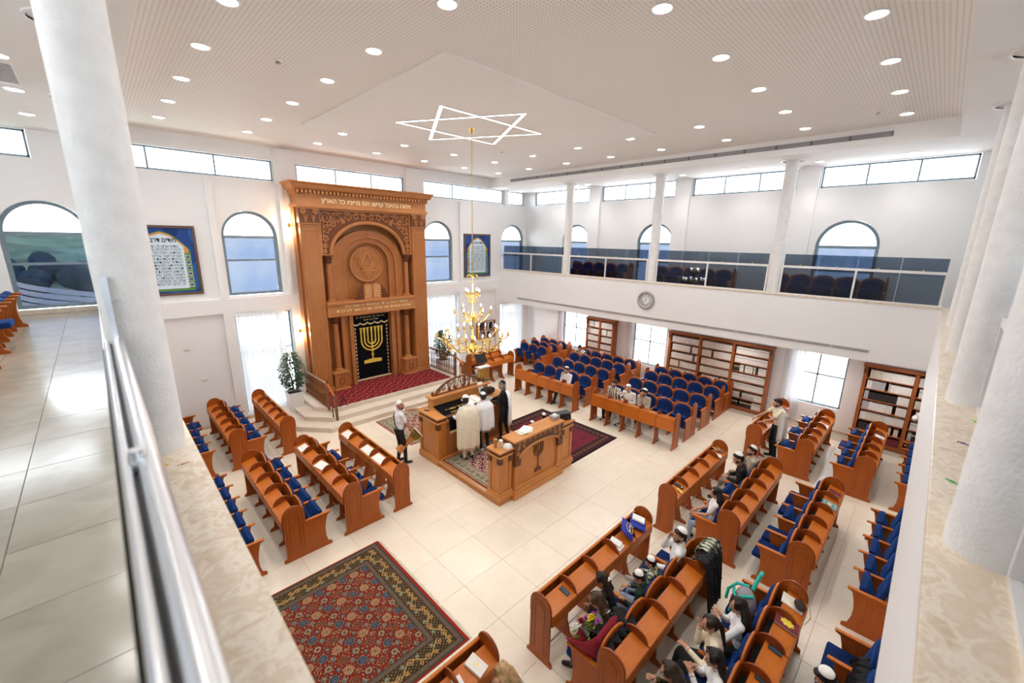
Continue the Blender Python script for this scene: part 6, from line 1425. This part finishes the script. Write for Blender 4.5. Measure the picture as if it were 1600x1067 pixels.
    if tallit:
        # cloth shell hung from the shoulders: dict(mat, hem, gap, wide, deep)
        hem, gap, wide = tallit['hem'], tallit.get('gap', .9), tallit.get('wide', .27); rng_ = random.Random(int(x * 100)); ph = rng_.uniform(0, 6); n = 64; rings = []
        a0 = tallit.get('rot', 0); lv = 14
        for j in range(lv + 1):
            u = j / lv; zt_ = (.535 - u * (hem)) ; 
            rx = (.085 + (wide - .085) * min(1, (u * lv / 2.2)) ** .55); ry = (.075 + (tallit.get('deep', .17) - .075) * min(1, (u * lv / 2.5)) ** .6); c = hip + Vector((0, 0, zt_ * s)) + Vector((0, max(0, zt_) * s * sl - .01, 0)); ring = []
            for k in range(n + 1):
                a = PI / 2 + gap / 2 + (2 * PI - gap) * k / n + a0; fd = 1 + (.03 + .05 * u) * math.sin(a * 9 + ph + 1.3 * u) * min(1, u * 3) + .03 * u * math.sin(a * 17 + 2 * ph); ring.append(c + Vector((rx * fd * math.cos(a) * s, ry * fd * math.sin(a) * s, .02 * math.sin(a * 5 + ph) * (u > .9))))
            rings.append(ring)
        o = MB().loft(rings, open_ring=True, caps=False).build('tallit', M[tallit['mat']], t, True); md = o.modifiers.new('s', 'SOLIDIFY'); md.thickness = .01
        fr_ = MB(); L = rings[-1]
        for k in range(0, n + 1, 1): p = L[k]; fr_.tube([p, p + Vector((rng_.uniform(-.01, .01), rng_.uniform(-.01, .01), -.05))], .003, 4)
        for j in range(2, lv, 1):
            for e in (0, n): p = rings[j][e]; fr_.tube([p, p + Vector((0, .03, -.012))], .003, 4)
        fr_.build('fringe', M[tallit['mat']], o)
    if extra: extra(t, dict(hip=hip, T=T, hd=hd, nb=nb, sh=sh, s=s, Hh=Hh))
    return t
M['white'] = plain('white_shirt', (.84, .84, .85), .8, var=.04, bump=.1); M['creamc'] = plain('cream_cloth', (.80, .72, .55), .85, var=.06, bump=.1); M['offw'] = plain('offwhite_cloth', (.82, .80, .74), .85, var=.05, bump=.1)
M['jeans'] = plain('blue_denim', (.06, .10, .17), .85, var=.3, bump=.15); M['ljeans'] = plain('light_denim', (.30, .38, .48), .85, var=.2, bump=.15); M['blk'] = plain('black_fabric', (.012, .012, .014), .9, var=.3); M['beigec'] = plain('beige_shirt', (.50, .43, .33), .85, var=.08); M['khaki'] = plain('khaki_trousers', (.36, .31, .24), .85, var=.1)
M['greyc'] = plain('grey_fabric', (.18, .18, .19), .85, var=.15); M['lgrey'] = plain('light_grey_jersey', (.55, .55, .57), .85, var=.08); M['green'] = plain('dark_green_jersey', (.012, .035, .022), .9, var=.2); M['shoe'] = plain('dark_shoe', (.02, .02, .022), .5); M['sneaker'] = plain('white_sneaker', (.72, .71, .70), .6)
M['eyewhite'] = plain('eye_white', (.7, .68, .65), .3); M['eyedark'] = plain('eye_dark', (.02, .012, .01), .4); M['lip'] = plain('lips', (.33, .10, .08), .5)
def floral():
    t = NT('dark_floral_cloth'); t.set(.8, 0, .2); t.l(t.ramp(t.noise(22, 3), [(.50, (.012, .012, .010)), (.60, (.16, .13, .03)), (.66, (.28, .22, .05)), (.75, (.04, .08, .03))]), t.b.inputs['Base Color']); return t.m
M['floral'] = floral()
def stripes_m():
    t = NT('striped_shawl'); t.set(.85, 0, .2); tc = t.n('ShaderNodeTexCoord'); wv = t.n('ShaderNodeTexWave', wave_type='BANDS', bands_direction='X'); wv.inputs['Scale'].default_value = 4.2; wv.inputs['Distortion'].default_value = .6; t.l(tc.outputs['Object'], wv.inputs[0])
    t.l(t.ramp(wv.outputs['Fac'], [(.62, (.82, .79, .72)), (.72, (.02, .02, .02))]), t.b.inputs['Base Color']); return t.m
M['stripec'] = stripes_m()
WK = ('paper', 'paper'); WB = ('paper', 'black'); BK = ('blk', 'blk')
PI2 = PI / 2
# --- standing
def straps(t, d):
    T = d['T']; MB().tube([T(-.13, .03, .54), T(-.08, .13, .42), T(.06, .145, .22), T(.14, .10, .05)], .014, 6).build('shoulder_strap', M['blk'], t, True); MB().tube([T(-.13, .0, .55), T(-.08, -.12, .42), T(.05, -.13, .2), T(.14, -.08, .05)], .014, 6).build('shoulder_strap', M['blk'], t, True)
person('bald man in a white t-shirt with a black strap reaching to the bimah corner', 5.06, 9.32, 0, -PI2 - .15, 1.76, lh=(-.22, .60, 1.34), rh=(.20, .30, .92), lf=(-.10, -.02, .08), rf=(.13, .10, .08), top='white', sleeve='short', bottom='blk', shoes='shoe', hair=('bald', 'dark'), kippah=WK, beard='dark', skin='skin2', look=(0, -.1), extra=straps)
def drum():
    t = empty('hand_drum', 'carved wooden goblet drum with gold cords held by the bald man', 'drum', (5.36, 9.16, .70)); Mx = Matrix.Rotation(-.2, 4, 'Z') @ Matrix.Rotation(.95, 4, 'Y')
    b = MB().lathe([(.001, -.5), (.11, -.5), (.085, -.3), (.07, -.12), (.10, .0), (.155, .1), (.165, .2), (.001, .2)], n=24); b.xf(Mx); b.build('drum_body', M['bimah'], t, True)
    c = MB().lathe([(.105, -.0), (.162, .1), (.172, .2), (.172, .215)], n=24, caps=False); c.xf(Mx); c.build('cord_sleeve', M['blk'], t, True); g = MB()
    for k in range(22): a = 2 * PI * k / 22; g.tube([(.11 * math.cos(a), .11 * math.sin(a), .01), (.170 * math.cos(a), .170 * math.sin(a), .11), (.178 * math.cos(a), .178 * math.sin(a), .2)], .005, 4)
    g.xf(Mx); g.build('gold_cords', M['goldthread'], t); h = MB().lathe([(.172, .19), (.18, .205), (.172, .222), (.001, .222)], n=24); h.xf(Mx); h.build('drum_head', M['cream_paper'], t, True)
drum()
person('man wrapped in a long cream prayer shawl seen from behind at the bimah desk', 6.36, 8.02, .177, -.15, 1.76, lean=.10, look=(-.5, -.35), lh=(-.22, .38, 1.12), rh=(.2, .38, 1.12), top='white', bottom='creamc', shoes='shoe', hair=('short', 'dark'), kippah=WK, beard=None, tallit=dict(mat='creamc', hem=1.12, gap=1.3, wide=.30, deep=.21))
person('shorter man in a white prayer shawl and black trousers in the middle of the desk', 7.0, 8.10, .177, -.1, 1.66, lean=.10, look=(.1, -.3), lh=(-.2, .36, 1.05), rh=(.2, .36, 1.05), top='white', bottom='blk', shoes='sneaker', hair=('short', 'dark'), kippah=WB, tallit=dict(mat='white', hem=.78, gap=1.2, wide=.29, deep=.20))
person('grey-haired man in black with a white shawl over his shoulder at the laptop', 7.83, 8.20, .177, .62, 1.80, lean=.06, look=(.1, -.1), lh=(-.12, .40, 1.15), rh=(.16, .42, 1.15), lf=(-.12, .05, .08), rf=(.12, -.12, .08), top='blk', bottom='blk', shoes='shoe', hair=('short', 'grey'), kippah=BK, beard='grey', skin='skin', tallit=dict(mat='white', hem=.95, gap=3.4, wide=.25, deep=.20, rot=.75))
person('boy with dark hair and black-rimmed white skullcap behind the bimah front', 7.93, 6.74, .177, -.3, 1.24, top='blk', bottom='blk', hair=('short', 'black'), kippah=WB, look=(0, -.1)); person('boy with a plain white skullcap behind the papers on the bimah front', 7.52, 6.74, .177, .3, 1.14, top='blk', bottom='blk', hair=('short', 'dark'), kippah=WK, look=(0, -.3))
def belt(t, d): MB().tube([d['T'](.1, .1, 0) , d['T'](.16, .14, -.3), d['T'](.15, .12, -.62)], .008, 5).build('hanging_tassel', M['offw'], t, True)
person('dark-haired standing man in a cream shirt with a white shawl leaning on the desk', 12.92, 2.43, 0, .62, 1.78, lean=.12, look=(.15, -.1), lh=(-.18, .50, 1.14), rh=(.14, .52, 1.14), top='creamc', sleeve='short', bottom='blk', shoes='shoe', hair=('short', 'black'), beard='black', skin='skin', tallit=dict(mat='offw', hem=.85, gap=3.3, wide=.25, deep=.2, rot=-.55), extra=belt)
# --- seated, far right (face -X)
def seated(lab, x, y, rz, **k):
    k.setdefault('sit', True); k.setdefault('seat', .47); return person(lab, x, y, 0, rz, **k)
lap = dict(lh=(-.12, .30, .72), rh=(.12, .30, .72)); chin = dict(rh=(.06, .24, 1.06), lh=(-.06, .34, .84))
seated('lone man in an open white jacket with a hand at his chin', 12.02, 9.13, PI2, top='white', bottom='blk', hair=('short', 'dark'), kippah=WK, beard='dark', look=(0, -.2), lean=.12, rf=(.12, .62, .08), lf=(-.1, .45, .08), **chin)
seated('dark-haired man in a white and black patterned jacket, first of the three seated men', 12.05, 7.10, PI2, top='stripec', bottom='blk', hair=('short', 'dark'), beard='dark', look=(0, -.05), lean=.15, lh=(-.24, .34, 1.02), rh=(.05, .28, 1.02))
seated('bald man in a white sweater with glasses, middle of the three seated men', 12.05, 6.52, PI2, top='offw', bottom='offw', hair=('bald', 'dark'), kippah=WK, look=(.1, -.5), lean=.18, lh=(-.10, .30, .78), rh=(.10, .30, .78))
seated('bearded man in a beige shirt with his hand at his mouth, third seated man', 12.05, 5.98, PI2, top='beigec', bottom='offw', shoes='sneaker', hair=('short', 'black'), kippah=WK, beard='black', look=(-.35, -.1), lean=.18, **chin)
seated('man in a black and white striped shawl reading in the last far row', 15.25, 10.86, PI2, top='stripec', bottom='blk', hair=('short', 'dark'), look=(0, -.5), lean=.2, tallit=dict(mat='stripec', hem=.45, gap=1.3, wide=.27, deep=.19), **lap)
# --- near right rows (face +Y)
seated('woman with long straight black hair in a white t-shirt and pale jeans', 7.92, 2.24, .25, h=1.66, female=True, top='white', sleeve='short', bottom='ljeans', hair=('long', 'black'), look=(.25, 0), lh=(-.08, .36, .68), rh=(.08, .36, .68), lean=.05, vox=.012)
seated('man in a black sweater and white skullcap looking at his hands', 9.68, 2.26, .35, h=1.78, top='blk', bottom='khaki', hair=('short', 'black'), kippah=WK, beard='black', look=(.25, -.35), lean=.22, lh=(-.08, .36, .74), rh=(.10, .34, .74), lf=(-.2, .55, .08), rf=(.15, .5, .08))
seated('bearded man in a beige jacket and white skullcap beside the man in black', 10.24, 2.24, .35, h=1.76, top='beigec', bottom='khaki', hair=('short', 'dark'), kippah=WK, beard='dark', look=(.35, 0), lean=.12, **chin)
seated('man in a white shirt and jeans lounging with a hand at his mouth', 6.12, 2.22, .35, h=1.80, top='white', sleeve='long', bottom='jeans', shoes='sneaker', hair=('short', 'dark'), kippah=WK, beard='dark', look=(.55, -.05), lean=-.05, rh=(.05, .15, 1.17), lh=(-.20, .34, .72), lf=(-.42, .42, .12), rf=(.10, .62, .08), vox=.012, skin='skin')
seated('small boy in a black and white plaid shirt beside the man in white', 5.42, 2.26, .2, h=1.28, seat=.52, top='plaid', bottom='ljeans', shoes='skin', hair=('short', 'black'), kippah=WK, look=(.2, -.35), lean=.1, rh=(.10, .24, .80), lh=(-.10, .24, .74), lf=(-.1, .42, .28), rf=(.1, .42, .28), vox=.0125)
seated('boy in a dark green vest over a plaid shirt with a big white skullcap', 5.02, 2.22, .25, h=1.34, seat=.50, top='green', bottom='ljeans', shoes='skin', hair=('short', 'dark'), kippah=WK, look=(.5, -.45), lean=.12, rh=(.14, .26, .76), lh=(-.12, .26, .72), lf=(-.1, .46, .26), rf=(.1, .46, .26), vox=.0125)
def tail(t, d): a = d['Hh']((0, -.11, -.06)); MB().ball(a, (.05, .02, .02), 8, 6).build('hair_tie', M['offw'], t, True)
seated('girl in black with tied dark hair bending towards the desk', 4.64, 2.48, .35, h=1.46, seat=.48, female=True, top='blk', bottom='jeans', shoes='sneaker', hair=('loose', 'dark'), look=(.3, -.5), lean=.32, lh=(-.10, .34, .66), rh=(.10, .34, .66), vox=.0125, extra=tail)
seated('brown-haired woman in grey holding her hands on her lap next to the bouquet', 4.22, 2.30, .35, h=1.62, female=True, top='greyc', bottom='greyc', hair=('loose', 'brown'), look=(.3, -.45), lean=.25, lh=(-.10, .34, .74), rh=(.08, .34, .74), vox=.012)
seated('woman in a white top with very long black hair beside the backpack', 5.46, 1.0, .3, h=1.66, female=True, top='white', bottom='blk', hair=('long', 'black'), look=(.3, -.1), lean=.12, lh=(-.12, .32, 1.0), rh=(.04, .30, .94), vox=.012)
seated('woman in a cream blouse with a dark ponytail raising her hands to her face', 4.96, 1.12, .45, h=1.64, female=True, top='creamc', bottom='blk', hair=('ponytail', 'dark'), look=(.3, -.05), lean=.22, lh=(-.16, .40, .86), rh=(.02, .26, 1.08), vox=.012, skirt=True)
seated('woman in a white hooded sweatshirt with sunglasses on her black hair', 4.50, .92, .4, h=1.66, female=True, top='white', bottom='blk', hair=('loose', 'black'), look=(.3, -.1), lean=.18, lh=(-.12, .36, .98), rh=(.02, .32, .96), vox=.012, extra=lambda t, d: MB().tube([d['Hh']((-.09, .02, .07)), d['Hh']((-.05, .07, .115)), d['Hh']((0, .075, .11)), d['Hh']((.05, .07, .115)), d['Hh']((.09, .02, .07))], .012, 6).build('sunglasses', M['black'], t, True))
seated('dark-haired woman in a dark floral dress at the bottom of the women\'s pew', 3.98, 1.18, .3, h=1.64, female=True, top='floral', bottom='floral', hair=('long', 'dark'), look=(.3, -.3), lean=.22, lh=(-.1, .34, .84), rh=(.06, .32, .92), vox=.012, skirt=True)
seated('person in a light grey sweatshirt resting folded arms at the bottom right', 5.15, -.16, .2, h=1.72, top='lgrey', bottom='blk', hair=('short', 'black'), kippah=('paper', 'blk'), look=(0, -.5), lean=.32, lh=(.08, .36, .80), rh=(-.06, .38, .86), vox=.012, female=False)
seated('woman with long fair hair in a white sweater at the bottom edge', 2.56, 2.42, 0, h=1.66, female=True, top='offw', bottom='greyc', hair=('long', 'blond'), look=(.1, -.4), lean=.30, lh=(-.12, .34, .80), rh=(.12, .34, .80), vox=.012)
drape('black_jacket', 'black jacket bundled beside the grey woman on the crowded pew', 'coat', M['blackcloth'], 3.86, 4.45, 2.24, .98, .42, .05, 3, .03)
drape('black_scarf', 'black garment thrown over the seat beside the grey-sleeved sitter', 'coat', M['blackcloth'], 5.75, 6.25, -.25, .78, .22, .25, 7, .03)
